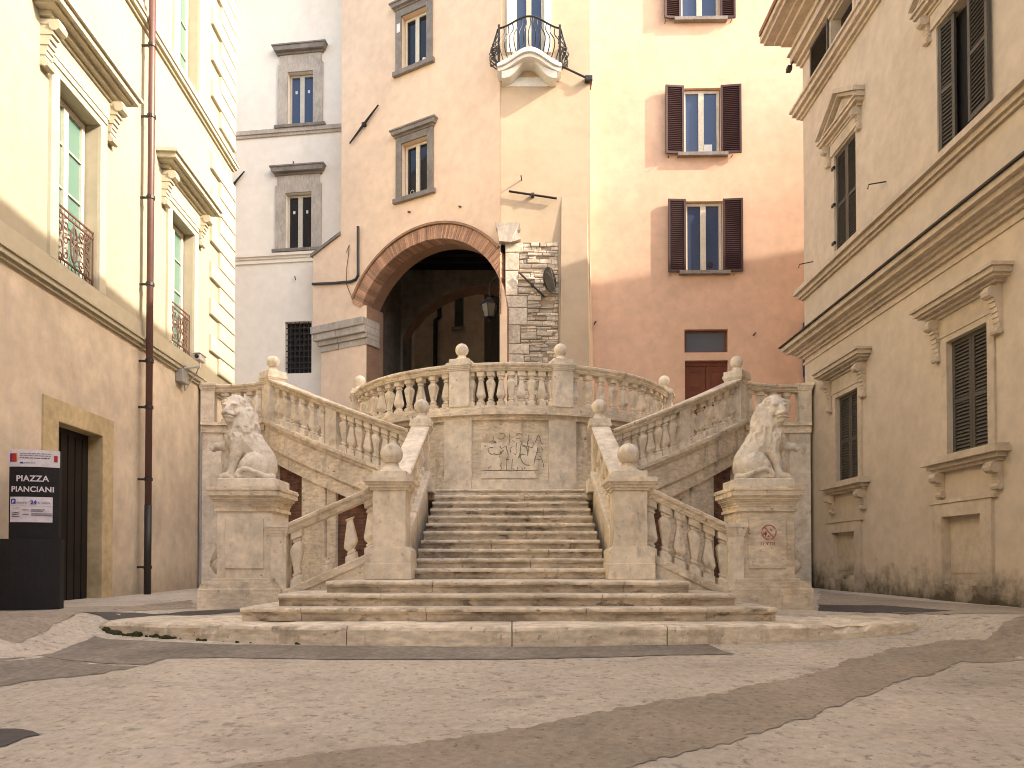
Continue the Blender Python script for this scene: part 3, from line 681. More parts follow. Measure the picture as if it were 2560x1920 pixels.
seg(-.05, 2.03, .09, 1.87, .010); seg(-.07, 1.93, -.01, 1.93, .018); seg(-.03, 1.97, -.03, 1.88, .010); seg(.0, 1.90, .03, 1.88, .014); seg(.04, 2.0, .07, 1.97, .012)
for x in (-.10, -.06, -.02, .0, .035, .07, .10): seg(x, 1.80, x+random.uniform(-.006, .012), 1.76, .006)
for x in (0, .04, .08): seg(x, 1.805-random.random()*.02, x+.03, 1.795, .006)
obj('painted_stencil', bm, graf_r, pedR)

# ================================================================== LEFT PALAZZO (cream)
LW = Wall((-7.4, 17.1), (-.05, 1), 'palazzo', 'tall cream plastered palazzo on the left with brown drainpipe and dark stone-framed door', 'building')
r = LW.root; XC = 2.03
up_h = [rect(-6.0, -4.78, 6.17, 9.05), rect(-1.82, -.60, 6.17, 9.05), rect(-1.56, -.42, 12.42, 15.4), rect(-6.0, -4.78, 12.42, 15.4)]
obj('wall', facade_bm([(-40, 5.70), (XC, 5.70), (XC, 19), (-40, 19)], up_h, .40), pl_cream, r)
obj('lower_wall', facade_bm([(-40, -1.5), (XC, -1.5), (XC, 5.70), (-40, 5.70)], [[(-5.9, .70), (-4.57, .70), (-4.57, 3.70), (-5.9, 3.70)]], .55), pl_low, r)
shell(r, -40, XC, -2, 19, .02, 12, pl_low)
bm = NB(); tiers(bm, -40, XC, [(5.66, 5.72, .05), (5.72, 5.80, .10), (5.80, 5.845, .13), (5.845, 6.17, .045)]); obj('string_course', bm, pl_trim, r)
bm = NB(); tiers(bm, -40, XC, [(11.98, 12.04, .05), (12.04, 12.13, .11), (12.13, 12.18, .14), (12.18, 12.42, .05)]); obj('string_course', bm, pl_trim, r)
z = 6.22; k = 0
while z < 18.5:
    if not (11.6 < z < 12.42):
        x0 = .42 if k % 2 else 1.0
        bm = NB(); bx(bm, x0, XC+.075, -.075, .5, z, z+.415, .018); obj('quoin', bm, pl_trim, r)
    z += .45; k += 1
def console(bm, x, z0, z1, w_, p):
    h = z1-z0
    for k in range(9):
        t = k/8; q = p*(.25+.75*(t**1.6)); a = z0+h*k/9; b = z0+h*(k+1)/9
        bx(bm, x-w_/2*(1-.1*(k % 2)), x+w_/2*(1-.1*(k % 2)), -q, .05, a, b)
    tube(bm, [(x-w_/2-.01, -p*.8, z1-.09), (x+w_/2+.01, -p*.8, z1-.09)], .085, 10); tube(bm, [(x-w_/2-.005, -p*.3, z0+.03), (x+w_/2+.005, -p*.3, z0+.03)], .05, 8)
def rail_panel(parent, x0, x1, z0, z1, y, mat, seed):
    bm = NB(); rd = random.Random(seed)
    for z in (z0+.02, z1-.02, z1-.12, z0+.12): bx(bm, x0, x1, y-.012, y+.012, z-.014, z+.014)
    for x in (x0+.015, x1-.015): bx(bm, x-.014, x+.014, y-.012, y+.012, z0, z1)
    cx = (x0+x1)/2; cz = (z0+z1)/2; n = 11
    for i in range(1, n): tube(bm, [(x0+(x1-x0)*i/n, y, z1-.12), (x0+(x1-x0)*i/n, y, z1-.02)], .008, 5)
    for i in range(1, n): tube(bm, [(x0+(x1-x0)*i/n, y, z0+.02), (x0+(x1-x0)*i/n, y, z0+.12)], .008, 5)
    def scroll(sx, sz_, r0, turns, dirn):
        pts = []
        for k in range(18):
            t = k/17; a = dirn*t*turns*2*math.pi+dirn*1.57; rr = r0*(1-.8*t); pts.append((sx+rr*math.cos(a), y, sz_+rr*math.sin(a)))
        tube(bm, pts, .011, 5)
    for sx in (-1, 1):
        for fz in (-.33, -.12, .12, .33): scroll(cx+sx*(x1-x0)*.34, cz+fz*(z1-z0), (z1-z0)*.115, 1.3, sx*(1 if fz > 0 else -1)); 
        for fz in (-.25, .0, .25): scroll(cx+sx*(x1-x0)*.20, cz+fz*(z1-z0), (z1-z0)*.10, 1.2, -sx)
        tube(bm, [(cx+sx*(x1-x0)*.27, y, z0+.12), (cx+sx*(x1-x0)*.25, y, cz), (cx+sx*(x1-x0)*.27, y, z1-.12)], .011, 5)
    pts = [(cx+.13*(z1-z0)*math.cos(a/16*6.283)*.8, y, cz+.30*(z1-z0)*math.sin(a/16*6.283)) for a in range(17)]; tube(bm, pts, .014, 5)
    tube(bm, [(cx, y, z0+.12), (cx, y, z1-.12)], .011, 5); tube(bm, [(cx-.08, y, cz-.1), (cx+.08, y, cz+.1)], .011, 5); tube(bm, [(cx+.08, y, cz-.1), (cx-.08, y, cz+.1)], .011, 5)
    return obj('railing', bm, mat, parent)
for i, (x0, x1, z0, z1, low) in enumerate(((-6.0, -4.78, 6.17, 9.05, True), (-1.82, -.60, 6.17, 9.05, True), (-1.56, -.42, 12.42, 15.4, False), (-6.0, -4.78, 12.42, 15.4, False))):
    f = glazing(r, x0+.04, x1-.04, z0, z1-.03, .20, frame_white, gl_teal, rows=4, stile=.13, fw=.09)
    bm = NB()
    if low:
        for a, b in ((x0-.22, x0-.002), (x1+.002, x1+.22)): bx(bm, a, b, -.05, .03, z0, z1+.24); 
        bx(bm, x0-.004, x1+.004, -.048, .03, z1+.002, z1+.238); bx(bm, x0-.20, x1+.20, -.07, .02, z1+.12, z1+.16); obj('surround', bm, pl_trim, f)
        bm = NB(); bx(bm, x0-.30, x1+.30, -.06, .03, z1+.25, z1+.58)
        tiers(bm, x0-.30, x1+.30, [(z1+.58, z1+.64, .10), (z1+.64, z1+.72, .18), (z1+.72, z1+.76, .30), (z1+.76, z1+.86, .38), (z1+.86, z1+.92, .43), (z1+.92, z1+.95, .40)]); obj('hood', bm, pl_trim, f)
        for x in (x0-.36, x1+.36):
            bm = NB(); console(bm, x, z1-.10, z1+.60, .19, .27); obj('console', bm, pl_trim, f)
        rail_panel(f, x0+.02, x1-.02, z0+.03, z0+1.0, .05, rust, i)
    else:
        bx(bm, x0-.25, x0-.002, -.05, .03, z0, z1+.2); bx(bm, x1+.002, x1+.25, -.05, .03, z0, z1+.2); obj('surround', bm, pl_trim, f)
door_y = pl_yel = M('ochre_stone_jamb', (.50, .395, .235), .12, 1.2, 8, .9, .25, 60, stains=[((.36, .25, .12), (1, 1, 1), 2, .55, .75, .4)])
bm = NB(); bx(bm, -5.9, -4.57, .22, .32, .70, 3.70)
for k in range(6): bx(bm, -5.9+.05+.215*k, -5.9+.225+.215*k, .205, .23, .8, 3.6)
d_ = obj('door', bm, wood_dark, r)
bm = NB(); bx(bm, -6.30, -5.902, -.03, .05, .6, 4.03); bx(bm, -4.568, -4.20, -.03, .05, .6, 4.03); bx(bm, -5.902, -4.568, -.028, .05, 3.702, 4.03); obj('door_surround', bm, door_y, d_)
bm = NB()
for q in ((-5.9, -4.57),):
    bx(bm, q[1]-.004, q[1]+.1, -.02, .5, .65, 3.70); bx(bm, q[0]-.1, q[0]+.004, -.02, .5, .65, 3.70); bx(bm, q[0], q[1], -.02, .5, 3.695, 3.8)
obj('door_reveal', bm, door_y, d_)
bm = NB(); x = -3.2
tube(bm, [(x, -.2, .70), (x, -.2, 19)], .062, 12)
dp = obj('drainpipe', bm, copper, r, smooth=True)
for z in (1.4, 3.1, 4.5, 5.4, 6.9, 8.6, 10.2, 11.6, 13.4):
    bm = NB(); lathe(bm, [(.066, -.03), (.08, -.03), (.08, .03), (.066, .03)], x, -.2, z, 12); bx(bm, x-.012, x+.012, -.15, .0, z-.02, z+.02); obj('bracket', bm, iron, dp)
bm = NB(); tube(bm, [(x, -.2, .72), (x, -.2, 2.6)], .066, 12); obj('cast_iron_foot', bm, iron, dp, smooth=True)
bm = NB(); tube(bm, [(-.16, -.05, .8), (-.16, -.05, 5.6)], .035, 8); obj('conduit', bm, conduit_m, r)
for k in range(5):  # chipped plaster low on the wall
    pass
# security camera on the wall
sc_ = thing('security_camera', 'white security camera on a bracket on the cream palazzo above the left lion', 'camera', LW.wp(-1.35, 0, 5.95), LW.rz)
bm = NB(); bx(bm, -.14, .20, -.52, -.38, -.03, .10, .02); bx(bm, -.17, .23, -.54, -.36, .10, .125, .008); obj('housing', bm, plastic_w, sc_)
bm = NB(); tube(bm, [(-.17, -.45, .035), (-.125, -.45, .035)], .045, 12); obj('lens', bm, iron, sc_)
bm = NB(); tube(bm, [(.05, -.45, -.02), (.05, -.45, -.14), (.05, -.03, -.18)], .028, 8); obj('bracket', bm, plastic_w, sc_)
bm = NB(); bx(bm, -.16, .16, -.16, -.0, -.52, -.22, .01); tube(bm, [(.1, -.1, -.52), (.12, -.1, -.66), (.2, -.12, -.55), (.22, -.3, -.25), (.1, -.42, -.1)], .012, 6); obj('junction_box', bm, conduit_m, sc_)

# ================================================================== RIGHT PALAZZO (grey-beige, in shade)
RW = Wall((7.15, 17.5), (0, -1), 'palazzo', 'grey-beige palazzo in shade on the right with louvred shutters and layered cornices', 'building')
r = RW.root
lw = [(1.71, 2.71, 3.2, 5.1), (5.76, 6.76, 3.2, 5.1), (9.8, 10.8, 3.2, 5.1), (13.8, 14.8, 3.2, 5.1)]
fw = [(1.66, 2.66, 8.32, 10.5), (5.52, 6.44, 8.32, 10.5), (9.8, 10.8, 8.32, 10.5)]
bw = [(1.50, 2.56, 1.22, 2.14), (5.60, 6.58, 1.22, 2.24), (9.7, 10.7, 1.22, 2.24)]
aw = [(1.62, 2.62, 12.86, 13.62), (5.72, 6.72, 12.86, 13.62)]
obj('wall', facade_bm([(0, -1.5), (45, -1.5), (45, 14.3), (0, 14.3)], [rect(*q) for q in lw+fw+bw+aw], .28), pl_right, r)
bm = NB()
def q4(*p): bm.faces.new([bm.verts.new(a) for a in p])
bm.faces.new([bm.verts.new(a) for a in ((0, 0, -2), (0, 34, -2), (0, 34, 20.5), (0, 7.75, 17.65), (0, 0, 14.7))]); bm.faces.new([bm.verts.new(a) for a in ((45, 0, -2), (45, 34, -2), (45, 34, 20.5), (45, 7.75, 17.65), (45, 0, 14.7))]); q4((0, 34, -2), (45, 34, -2), (45, 34, 20.5), (0, 34, 20.5)); obj('side_wall', bm, pl_right, r)
bm = NB(); prism(bm, [(-.92, 14.75), (-.92, 14.87), (7.75, 17.85), (34.5, 20.85), (34.5, 20.65), (7.75, 17.65)], -.45, 46, 'x'); obj('roof', bm, roof_m, r)
bm = NB()
for z0, z1, q in ((13.66, 13.74, .06), (13.74, 13.86, .14), (13.86, 14.02, .26), (14.02, 14.06, .32), (14.06, 14.34, .22), (14.34, 14.44, .44), (14.44, 14.52, .58), (14.52, 14.62, .80), (14.62, 14.75, .88)):
    bx(bm, -.5*q/.88*1.0, 45, -q, .06, z0, z1)
obj('eaves_cornice', bm, pl_rtrim, r)
def course(lst, name, mat=None):
    bm = NB()
    for z0, z1, q in lst: bx(bm, -q, 45, -q, .06, z0, z1)
    return obj(name, bm, mat or pl_rtrim, r)
course([(12.36, 12.42, .05), (12.42, 12.52, .12), (12.52, 12.64, .2), (12.64, 12.70, .25)], 'string_course')
course([(7.90, 7.96, .06), (7.96, 8.06, .12), (8.06, 8.16, .20), (8.16, 8.2, .17)], 'string_course')
course([(6.30, 6.36, .03), (6.44, 6.50, .06), (6.50, 6.58, .13), (6.58, 6.64, .20), (6.64, 6.74, .33), (6.74, 6.84, .42)], 'cornice')
course([(6.842, 6.872, .47)], 'lead_flashing', iron)
def r_shut(f, x0, x1, z0, z1, y, n=30):
    w_ = (x1-x0)/2-.006
    for k in range(2):
        o = obj('shutter', shutter_bm(w_, z1-z0-.02, .045, n, .065), shut_grey, f); o.location = (x0+.003+k*(w_+.006), y, z0+.01)
for i, (x0, x1, z0, z1) in enumerate(lw):
    bm = NB(); bx(bm, x0, x1, .2, .24, z0, z1); f = obj('window', bm, dark_in, r)
    r_shut(f, x0, x1, z0, z1, .06)
    for zz in (z0+.35, z0+1.0, z1-.3): pass
    bm = NB()
    for a, b in ((x0-.16, x0-.002), (x1+.002, x1+.16)): bx(bm, a, b, -.035, .03, z0, z1+.14)
    bx(bm, x0-.003, x1+.003, -.033, .03, z1+.002, z1+.138); bx(bm, x0-.18, x1+.18, -.05, .03, z1+.10, z1+.145); obj('surround', bm, pl_rtrim, f)
    bm = NB(); bx(bm, x0-.24, x1+.24, -.04, .03, z1+.15, z1+.42)
    tiers(bm, x0-.24, x1+.24, [(z1+.42, z1+.47, .08), (z1+.47, z1+.52, .15), (z1+.52, z1+.56, .24), (z1+.56, z1+.64, .29), (z1+.64, z1+.69, .33)]); obj('hood', bm, pl_rtrim, f)
    for x in (x0-.25, x1+.25):
        bm = NB(); console(bm, x, z1-.25, z1+.43, .15, .19); obj('console', bm, pl_rtrim, f)
    bm = NB(); tiers(bm, x0-.22, x1+.22, [(z0-.22, z0-.17, .10), (z0-.17, z0-.10, .16), (z0-.10, z0-.02, .24), (z0-.02, z0+.02, .21)]); obj('sill', bm, pl_rtrim, f)
    for x in (x0-.20, x1+.20):
        bm = NB(); console(bm, x, z0-.62, z0-.22, .16, .14); obj('console', bm, pl_rtrim, f)
for i, (x0, x1, z0, z1) in enumerate(bw):
    bm = NB(); bx(bm, x0, x1, .10, .16, z0, z1); bx(bm, x0+.05, x1-.05, .09, .11, z0+.1, z1-.14); f = obj('window', bm, pl_rtrim, r); f['label'] = 'walled-up basement window'
    bm = NB()
    bx(bm, x0-.26, x0-.002, -.05, .03, z0-.08, z1+.22); bx(bm, x1+.002, x1+.26, -.05, .03, z0-.08, z1+.22); bx(bm, x0-.004, x1+.004, -.048, .03, z1+.002, z1+.218); tiers(bm, x0-.28, x1+.28, [(z1+.222, z1+.28, .07)])
    obj('surround', bm, pl_rtrim, f)
    bm = NB(); bx(bm, x0-.28, x1+.28, -.09, .03, .62, z0-.082); obj('sill_block', bm, pl_right, f)
for i, (x0, x1, z0, z1) in enumerate(fw):
    bm = NB(); bx(bm, x0, x1, .2, .24, z0, z1); f = obj('window', bm, dark_in, r)
    if i == 1:
        o = obj('shutter', shutter_bm(.36, z1-z0-.02, .045, 30, .065), shut_grey, f); o.location = (x0+.01, .02, z0+.01); o.rotation_euler = (0, 0, R_(8))
        o = obj('shutter', shutter_bm(.50, z1-z0-.02, .045, 30, .065), shut_grey, f); o.location = (x1, -.07, z0+.01); o.rotation_euler = (0, 0, R_(-3))
    else: r_shut(f, x0, x1, z0, z1, .05, 34)
    bm = NB()
    for z in (z0+.25, z0+1.1, z1-.25): bx(bm, x0-.09, x0+.03, -.03, .02, z-.03, z+.03)
    if i != 1: obj('hinge', bm, iron, f)
    else: bm.free()
    bm = NB(); bx(bm, x0-.12, x1+.12, -.04, .03, z1+.03, z1+.30); bx(bm, x0-.15, x1+.15, -.06, .03, z1+.28, z1+.33)
    tiers(bm, x0-.2, x1+.2, [(z1+.33, z1+.39, .1), (z1+.39, z1+.46, .18), (z1+.46, z1+.5, .22)])
    xm = (x0+x1)/2; hw = (x1-x0)/2+.42; za = z1+.50; zt = za+.52
    def rake(p, z_lo, th, hh): 
        prism(bm, [(xm-hh, za+z_lo), (xm, zt+z_lo), (xm+hh, za+z_lo), (xm+hh, za+z_lo+th), (xm, zt+z_lo+th), (xm-hh, za+z_lo+th)], -p, .04)
    rake(.15, -.0, .07, hw-.02); rake(.24, .072, .10, hw)
    prism(bm, [(xm-hw+.12, za+.002), (xm+hw-.12, za+.002), (xm, zt-.05)], -.05, .04); obj('pediment', bm, pl_rtrim, f)
    for x in (x0-.2, x1+.2):
        bm = NB(); console(bm, x, z1-.12, z1+.33, .12, .15); obj('console', bm, pl_rtrim, f)
for i, (x0, x1, z0, z1) in enumerate(aw):
    bm = NB(); bx(bm, x0, x1, .2, .24, z0, z1); f = obj('window', bm, gl_dark, r)
    for xx, a in ((x0-.02, 0), ):
        o = obj('shutter', shutter_bm(.95, z1-z0+.1, .04, 16, .06, False), shut_grey, f); o.location = (x0-1.02, -.08, z0-.02)
    bm = NB(); bx(bm, x0-.1, x0-.002, -.03, .02, z0, z1); bx(bm, x1+.002, x1+.1, -.03, .02, z0, z1); obj('surround', bm, pl_rtrim, f)
bm = NB(); tube(bm, [(3.9, -.02, 8.75), (3.7, -.25, 8.8), (3.72, -.28, 8.7)], .012, 6); obj('wall_hook', bm, iron, r)
bm = NB(); tube(bm, [(.55, -.02, 8.62), (.35, -.25, 8.64), (.36, -.28, 8.55)], .012, 6); obj('wall_hook', bm, iron, r)
"""FLOODLIGHT"""
bm = NB(); bx(bm, -.22, -.06, -.34, -.22, 13.66, 13.78, .02); tube(bm, [(-.12, -.26, 13.76), (-.06, -.18, 13.90)], .02, 6); obj('floodlight', bm, iron, r)

BLOCKER = Wall((14, -17), (-1, 0), 'house', 'unseen beige house added behind the camera to block low sky light', 'house')  # added out of view: cuts low sky light so the stone gains contrast
bh = [rect(3+4*i, 4.1+4*i, z, z+1.9) for i in range(6) for z in (1.5, 5.6, 9.7)]
obj('wall', facade_bm([(-1, -3), (29, -3), (29, 13), (-1, 13)], bh, .25), pl_right, BLOCKER.root)
for q in bh: bm = NB(); bx(bm, q[0][0], q[1][0], .18, .24, q[0][1], q[2][1]); obj('window', bm, shut_grey, BLOCKER.root)
shell(BLOCKER.root, -1, 29, -3, 13, .02, 8, pl_right)

# ================================================================== WHITE HOUSE behind on the left
WW = Wall((-5.6, 24.9), (7.95, -1), 'house', 'pale grey-white house with stone-framed windows between the cream palazzo and the arch', 'house')
r = WW.root
h_ = [rect(-2.34, -1.40, 16.90, 18.80), rect(-2.40, -1.44, 12.50, 14.50), rect(-2.41, -1.43, 8.12, 9.95)]
obj('wall', facade_bm([(-16, 2), (.25, 2), (.25, 27), (-16, 27)], h_, .3), pl_white, r)
shell(r, -16, .25, 2, 27, .02, 8, pl_white)
for i, (x0, x1, z0, z1) in enumerate(((-2.34, -1.40, 16.90, 18.80), (-2.40, -1.44, 12.50, 14.50))):
    f = glazing(r, x0+.02, x1-.02, z0+.01, z1-.03, .14, frame_white, gl_blue if i == 0 else gl_dark, 1, 2, .06, .16)
    bm = NB()
    for x in (x0+.20, x1-.28): bx(bm, x, x+.075, .165, .172, z1-.66, z1-.55)
    obj('sticker', bm, plastic_w, f)
    bm = NB()
    for a, b in ((x0-.36, x0-.002), (x1+.002, x1+.36)): bx(bm, a, b, -.06, .03, z0, z1+.28)
    bx(bm, x0-.004, x1+.004, -.058, .03, z1+.002, z1+.278); bx(bm, x0-.30, x1+.30, -.05, .03, z1+.28, z1+.62); obj('surround', bm, trim_warm, f)
    bm = NB(); bx(bm, x0-.38, x1+.38, -.10, .03, z1+.62, z1+.70); prism(bm, [(x0-.44, z1+.70), (x1+.44, z1+.70), (x1+.50, z1+.86), (x0-.50, z1+.86)], -.22, .03); bx(bm, x0-.52, x1+.52, -.25, .03, z1+.862, z1+.91); obj('hood', bm, trim_grey, f)
    bm = NB(); bx(bm, x0-.46, x1+.46, -.14, .03, z0-.10, z0-.002); obj('sill', bm, trim_grey, f)
bm = NB(); tiers(bm, -16, .2, [(16.56, 16.66, .05), (16.66, 16.80, .09)]); obj('string_course', bm, trim_warm, r)
bm = NB(); tiers(bm, -16, .2, [(12.05, 12.14, .05), (12.2, 12.28, .05), (12.28, 12.38, .11)]); obj('string_course', bm, pl_white, r)
bm = NB(); x0, x1, z0, z1 = -2.41, -1.43, 8.12, 9.95
bx(bm, x0, x1, .24, .28, z0, z1); f = obj('window', bm, gl_dark, r)
bm = NB()
for k in range(1, 6): bx(bm, x0+(x1-x0)*k/6-.014, x0+(x1-x0)*k/6+.014, .1, .125, z0, z1)
for k in range(1, 9): bx(bm, x0, x1, .095, .12, z0+(z1-z0)*k/9-.014, z0+(z1-z0)*k/9+.014)
obj('grille', bm, iron, f)
def anchor(root, x0, z0, x1, z1, off=.06, wd=.05, name='anchor_bar', rodlen=.0):
    bm = NB(); a = Vector((x0, -off, z0)); b = Vector((x1, -off, z1)); n = 8
    tube(bm, [a.lerp(b, i/n) for i in range(n+1)], [wd*(.55+.45*(1-abs(i/n*2-1))) for i in range(n+1)], 4)
    m = a.lerp(b, .5); bx(bm, m.x-.05, m.x+.05, -off-.06, 0.0, m.z-.05, m.z+.05, .008)
    return obj(name, bm, iron, root)
a = WW.sz(575, 470, .06); b = WW.sz(611, 428, .06); anchor(r, a[0]-.3, a[1]-.35, b[0], b[1])
for px, py, ln in ((736, 411, .15), (740, 697, .15)):
    x, z = WW.sz(px, py); bm = NB(); tube(bm, [(x-.03, -.02, z+ln*.4), (x, -.1, z+ln*.35), (x+.07*ln*4, -.12, z-ln*.6)], .018, 5); obj('wall_hook', bm, iron, r)

# ================================================================== ARCH HOUSE
AW = Wall((-.36, 21), (.876, -.482), 'arch_house', 'tall peach and buff house with brick archway, iron balcony and rubble stone pier', 'house')
r = AW.root
XL = -6.13; ACX = -2.62; ACZ = 8.62; RI = 2.88; RO = 3.30; XJ = -5.02; ZS = 9.25
HT = 26.9
def arc_pts(cx, cz, rr, a0, a1, n): return [(cx+rr*math.cos(a0+(a1-a0)*i/n), cz+rr*math.sin(a0+(a1-a0)*i/n)) for i in range(n+1)]
aL = math.acos((XJ-.17-ACX)/RI) if abs((XJ-.17-ACX)/RI) < 1 else math.pi
zL = ACZ+RI*math.sin(aL)
ap_in = arc_pts(ACX, ACZ, RI, .10, aL, 44)       # right to left
xR = ACX+RI*math.cos(.10)
arch_hole = [(XJ, 4.0)]+[(xR, 4.0)]+ap_in+[(XJ, zL-.02)]
wins = [(-3.60, -2.68, 13.32, 15.1)]
def awin(px0, px1, pt, pb):
    x0, _ = AW.sz(px0, 400); x1, _ = AW.sz(px1, 400); return x0, x1, AW.sz((px0+px1)/2, pb)[1], AW.sz((px0+px1)/2, pt)[1]
wA = [awin(1005.6, 1070, 350, 487), awin(1004, 1067.5, 29, 166)]
# main sheet with arch notch reaching its bottom edge
outer = [(XL, 4.0), (XJ, 4.0), (XJ, zL-.02)]+ap_in[::-1]+[(xR, 4.0), (0.0, 4.0), (0.0, HT), (XL, HT)]
obj('wall', facade_bm(outer, [rect(*q) for q in wA], .30), pl_peach, r)
bm = NB()    # reveal of the passage, jambs and soffit
loop = [(XJ, 4.0), (XJ, zL-.02)]+ap_in[::-1]+[(xR, 4.0)]
loop = [(x+(.004 if x > ACX else -.004)*(z > zL-.1), z+.004*(z > zL)) for x, z in loop]
f_ = [bm.verts.new((x, .002, z)) for x, z in loop]; g_ = [bm.verts.new((x, .85, z)) for x, z in loop]
for i in range(len(loop)-1): bm.faces.new((f_[i], g_[i], g_[i+1], f_[i+1]))
obj('passage_reveal', bm, brick_arch, r)
# lower left buttress with sloping coping, impost
zb = [AW.sz(783, 636)[1], AW.sz(853, 584)[1]]; xb = AW.sz(783, 700)[0]
bm = NB(); prism(bm, [(xb, 9.5), (XL+.002, 9.5), (XL+.002, zb[1]-.05), (xb, zb[0]-.05)], -.002, .8); obj('buttress', bm, pl_peach, r)
bm = NB(); prism(bm, [(xb-.08, zb[0]-.10), (XL+.0, zb[1]-.05), (XL+.0, zb[1]+.05), (xb-.08, zb[0]+.0)], -.07, .85); obj('coping', bm, trim_grey, r)
bm = NB(); bx(bm, AW.sz(802, 900)[0], XL, .02, .8, 3.9, 8.9); obj('buttress_foot', bm, pl_peach, r)
xi0, xi1 = AW.sz(789, 850)[0], XJ+.06
bm = NB()
xm_ = xi0+(xi1-xi0)*.46
for a, b in ((xi0, xm_-.01), (xm_+.01, xi1)):
    for z0, z1, p in ((8.62, 8.82, .03), (8.82, 8.98, .10), (8.98, 9.22, .20), (9.22, 9.46, .26)): bx(bm, a+(.26-p)*(1 if a == xi0 else 0), b, -p, .6, z0, z1, .015)
jag(bm, .012, 5); obj('impost', bm, trim_warm, r)
# brick arch ring
bm = NB(); NBK = 120; a0, a1 = -.02, aL+.02; tints = []
for i in range(NBK):
    b0 = a0+(a1-a0)*(i+.06)/NBK; b1 = a0+(a1-a0)*(i+.94)/NBK; yy = -.045+random.uniform(-.006, .006); ro = RO+random.uniform(-.01, .012)
    pts = [(ACX+q*math.cos(t), ACZ+q*math.sin(t)) for q, t in ((RI, b0), (RI, b1), (ro, b1), (ro, b0))]
    if max(p[0] for p in pts) > .045: pts = [(min(p[0], .045), p[1]) for p in pts]
    if abs(pts[0][0]-pts[3][0])+abs(pts[0][1]-pts[3][1]) < .02: continue
    prism(bm, pts, yy, .42)
o = obj('brick_arch', bm, brick_arch, r); at = o.data.attributes.new('rnd', 'FLOAT', 'FACE')
for i in range(len(o.data.polygons)): at.data[i].value = random.Random(i//6).random()
bm = NB(); prism(bm, [(min(x, .04), z) for x, z in arc_pts(ACX, ACZ, RI+.004, .42, a1, 60)+arc_pts(ACX, ACZ, RO-.02, a1, .42, 60)], -.028, .40); obj('arch_mortar', bm, mortar, r)
bm = NB(); ext = arc_pts(ACX, ACZ, RO+.015, .35, aL-.05, 60)
sweep_pts = [(x, z) for x, z in ext]; prism(bm, arc_pts(ACX, ACZ, RO+.02, .68, aL-.02, 60)+arc_pts(ACX, ACZ, RO+.09, aL-.02, .68, 60), -.10, .02); o = obj('hood_mould', bm, brick_arch, r)
# windows of the angled wall
for i, (x0, x1, z0, z1) in enumerate(wA):
    f = glazing(r, x0+.02, x1-.02, z0+.01, z1-.03, .16, frame_pale, gl_dark, 1, 2, .07, .14)
    bm = NB()
    for a, b in ((x0-.22, x0-.002), (x1+.002, x1+.22)): bx(bm, a, b, -.06, .03, z0, z1+.22)
    bx(bm, x0-.004, x1+.004, -.058, .03, z1+.002, z1+.218); obj('surround', bm, trim_grey, f)
    bm = NB(); bx(bm, x0-.26, x1+.26, -.09, .03, z1+.22, z1+.28); prism(bm, [(x0-.30, z1+.28), (x1+.30, z1+.28), (x1+.36, z1+.40), (x0-.36, z1+.40)], -.18, .03); bx(bm, x0-.38, x1+.38, -.21, .03, z1+.402, z1+.45); obj('hood', bm, trim_grey, f)
    bm = NB(); bx(bm, x0-.30, x1+.30, -.12, .03, z0-.14, z0-.002); obj('sill', bm, trim_grey, f)
    if i == 0:
        bm = NB(); 
        for k in range(14):
            t0 = k/14*6.283; t1 = (k+1)/14*6.283; bm.faces.new([bm.verts.new((x0+.27+q*math.cos(t), .172, z0+.22+q*math.sin(t))) for q, t in ((.06, t0), (.075, t0), (.075, t1), (.06, t1))])
        obj('sticker', bm, frame_white, f)
    else:
        bm = NB(); lathe(bm, [(.05, 0), (.07, .14), (.075, .16), (.06, .16)], x1-.14, .06, z0, 12); bx(bm, x0-.16, x0-.03, -.067, -.058, z1-.5, z1-.22); obj('flowerpot', bm, plastic_w, f)
a = AW.sz(874, 359, .08); b = AW.sz(946, 262, .08); anchor(r, a[0], a[1], b[0], b[1], .08, .055)
bm = NB(); P = [AW.sz(*q, .05) for q in ((895, 566), (895, 640), (895, 688), (890, 698), (876, 704), (830, 708), (781, 710))]; tube(bm, [(x, -.05, z) for x, z in P], .045, 6); obj('conduit', bm, iron, r)
bm = NB(); P = [AW.sz(*q, .03) for q in ((873, 612), (871, 640), (867, 668), (866, 710), (876, 735), (885, 757))]; tube(bm, [(x, -.03, z) for x, z in P], .012, 5); tube(bm, [(P[0][0], -.03, P[0][1]), (P[0][0]-.1, -.06, P[0][1]-.25)], .01, 5); obj('cable', bm, rust, r)
for px, py in ((1025, 530), (1152, 517)):
    x, z = AW.sz(px, py); bm = NB(); tube(bm, [(x, 0, z), (x, -.1, z-.03)], .03, 5); obj('wall_hook', bm, rust, r)
def to_local(Wl, v): return Wl.M.inverted() @ Vector(v)
MI = AW.M.inverted()
def abm(bm): bm.transform(MI); return bm
# --- frontal wall with balcony: built in world axes then moved into the house frame
BY = 21.0; X0 = -.36; X1 = 2.30
def bpx(px, py, off=0): 
    d = dr(px, py); t = BY-off; return d.x*t, 1.5+d.z*t
bal = bpx(1284, 150), bpx(1361, 150); zb0 = bpx(1313, 132)[1]
dx0, dx1 = bal[0][0], bal[1][0]
def wfac(outer, holes, depth, y): return abm(facade_bm(outer, holes, depth, y))
PX0 = bpx(1263, 700)[0]; PX1 = bpx(1396, 700)[0]; PZ = bpx(1263, 607)[1]
obj('front_wall', wfac([(X0, PZ), (X1, PZ), (X1, HT), (X0, HT)], [rect(dx0, dx1, zb0, zb0+2.9)], .3, BY), pl_buff, r)
obj('front_wall', wfac([(PX1, 3.5), (X1, 3.5), (X1, PZ), (PX1, PZ)], [], .3, BY), pl_buff, r)
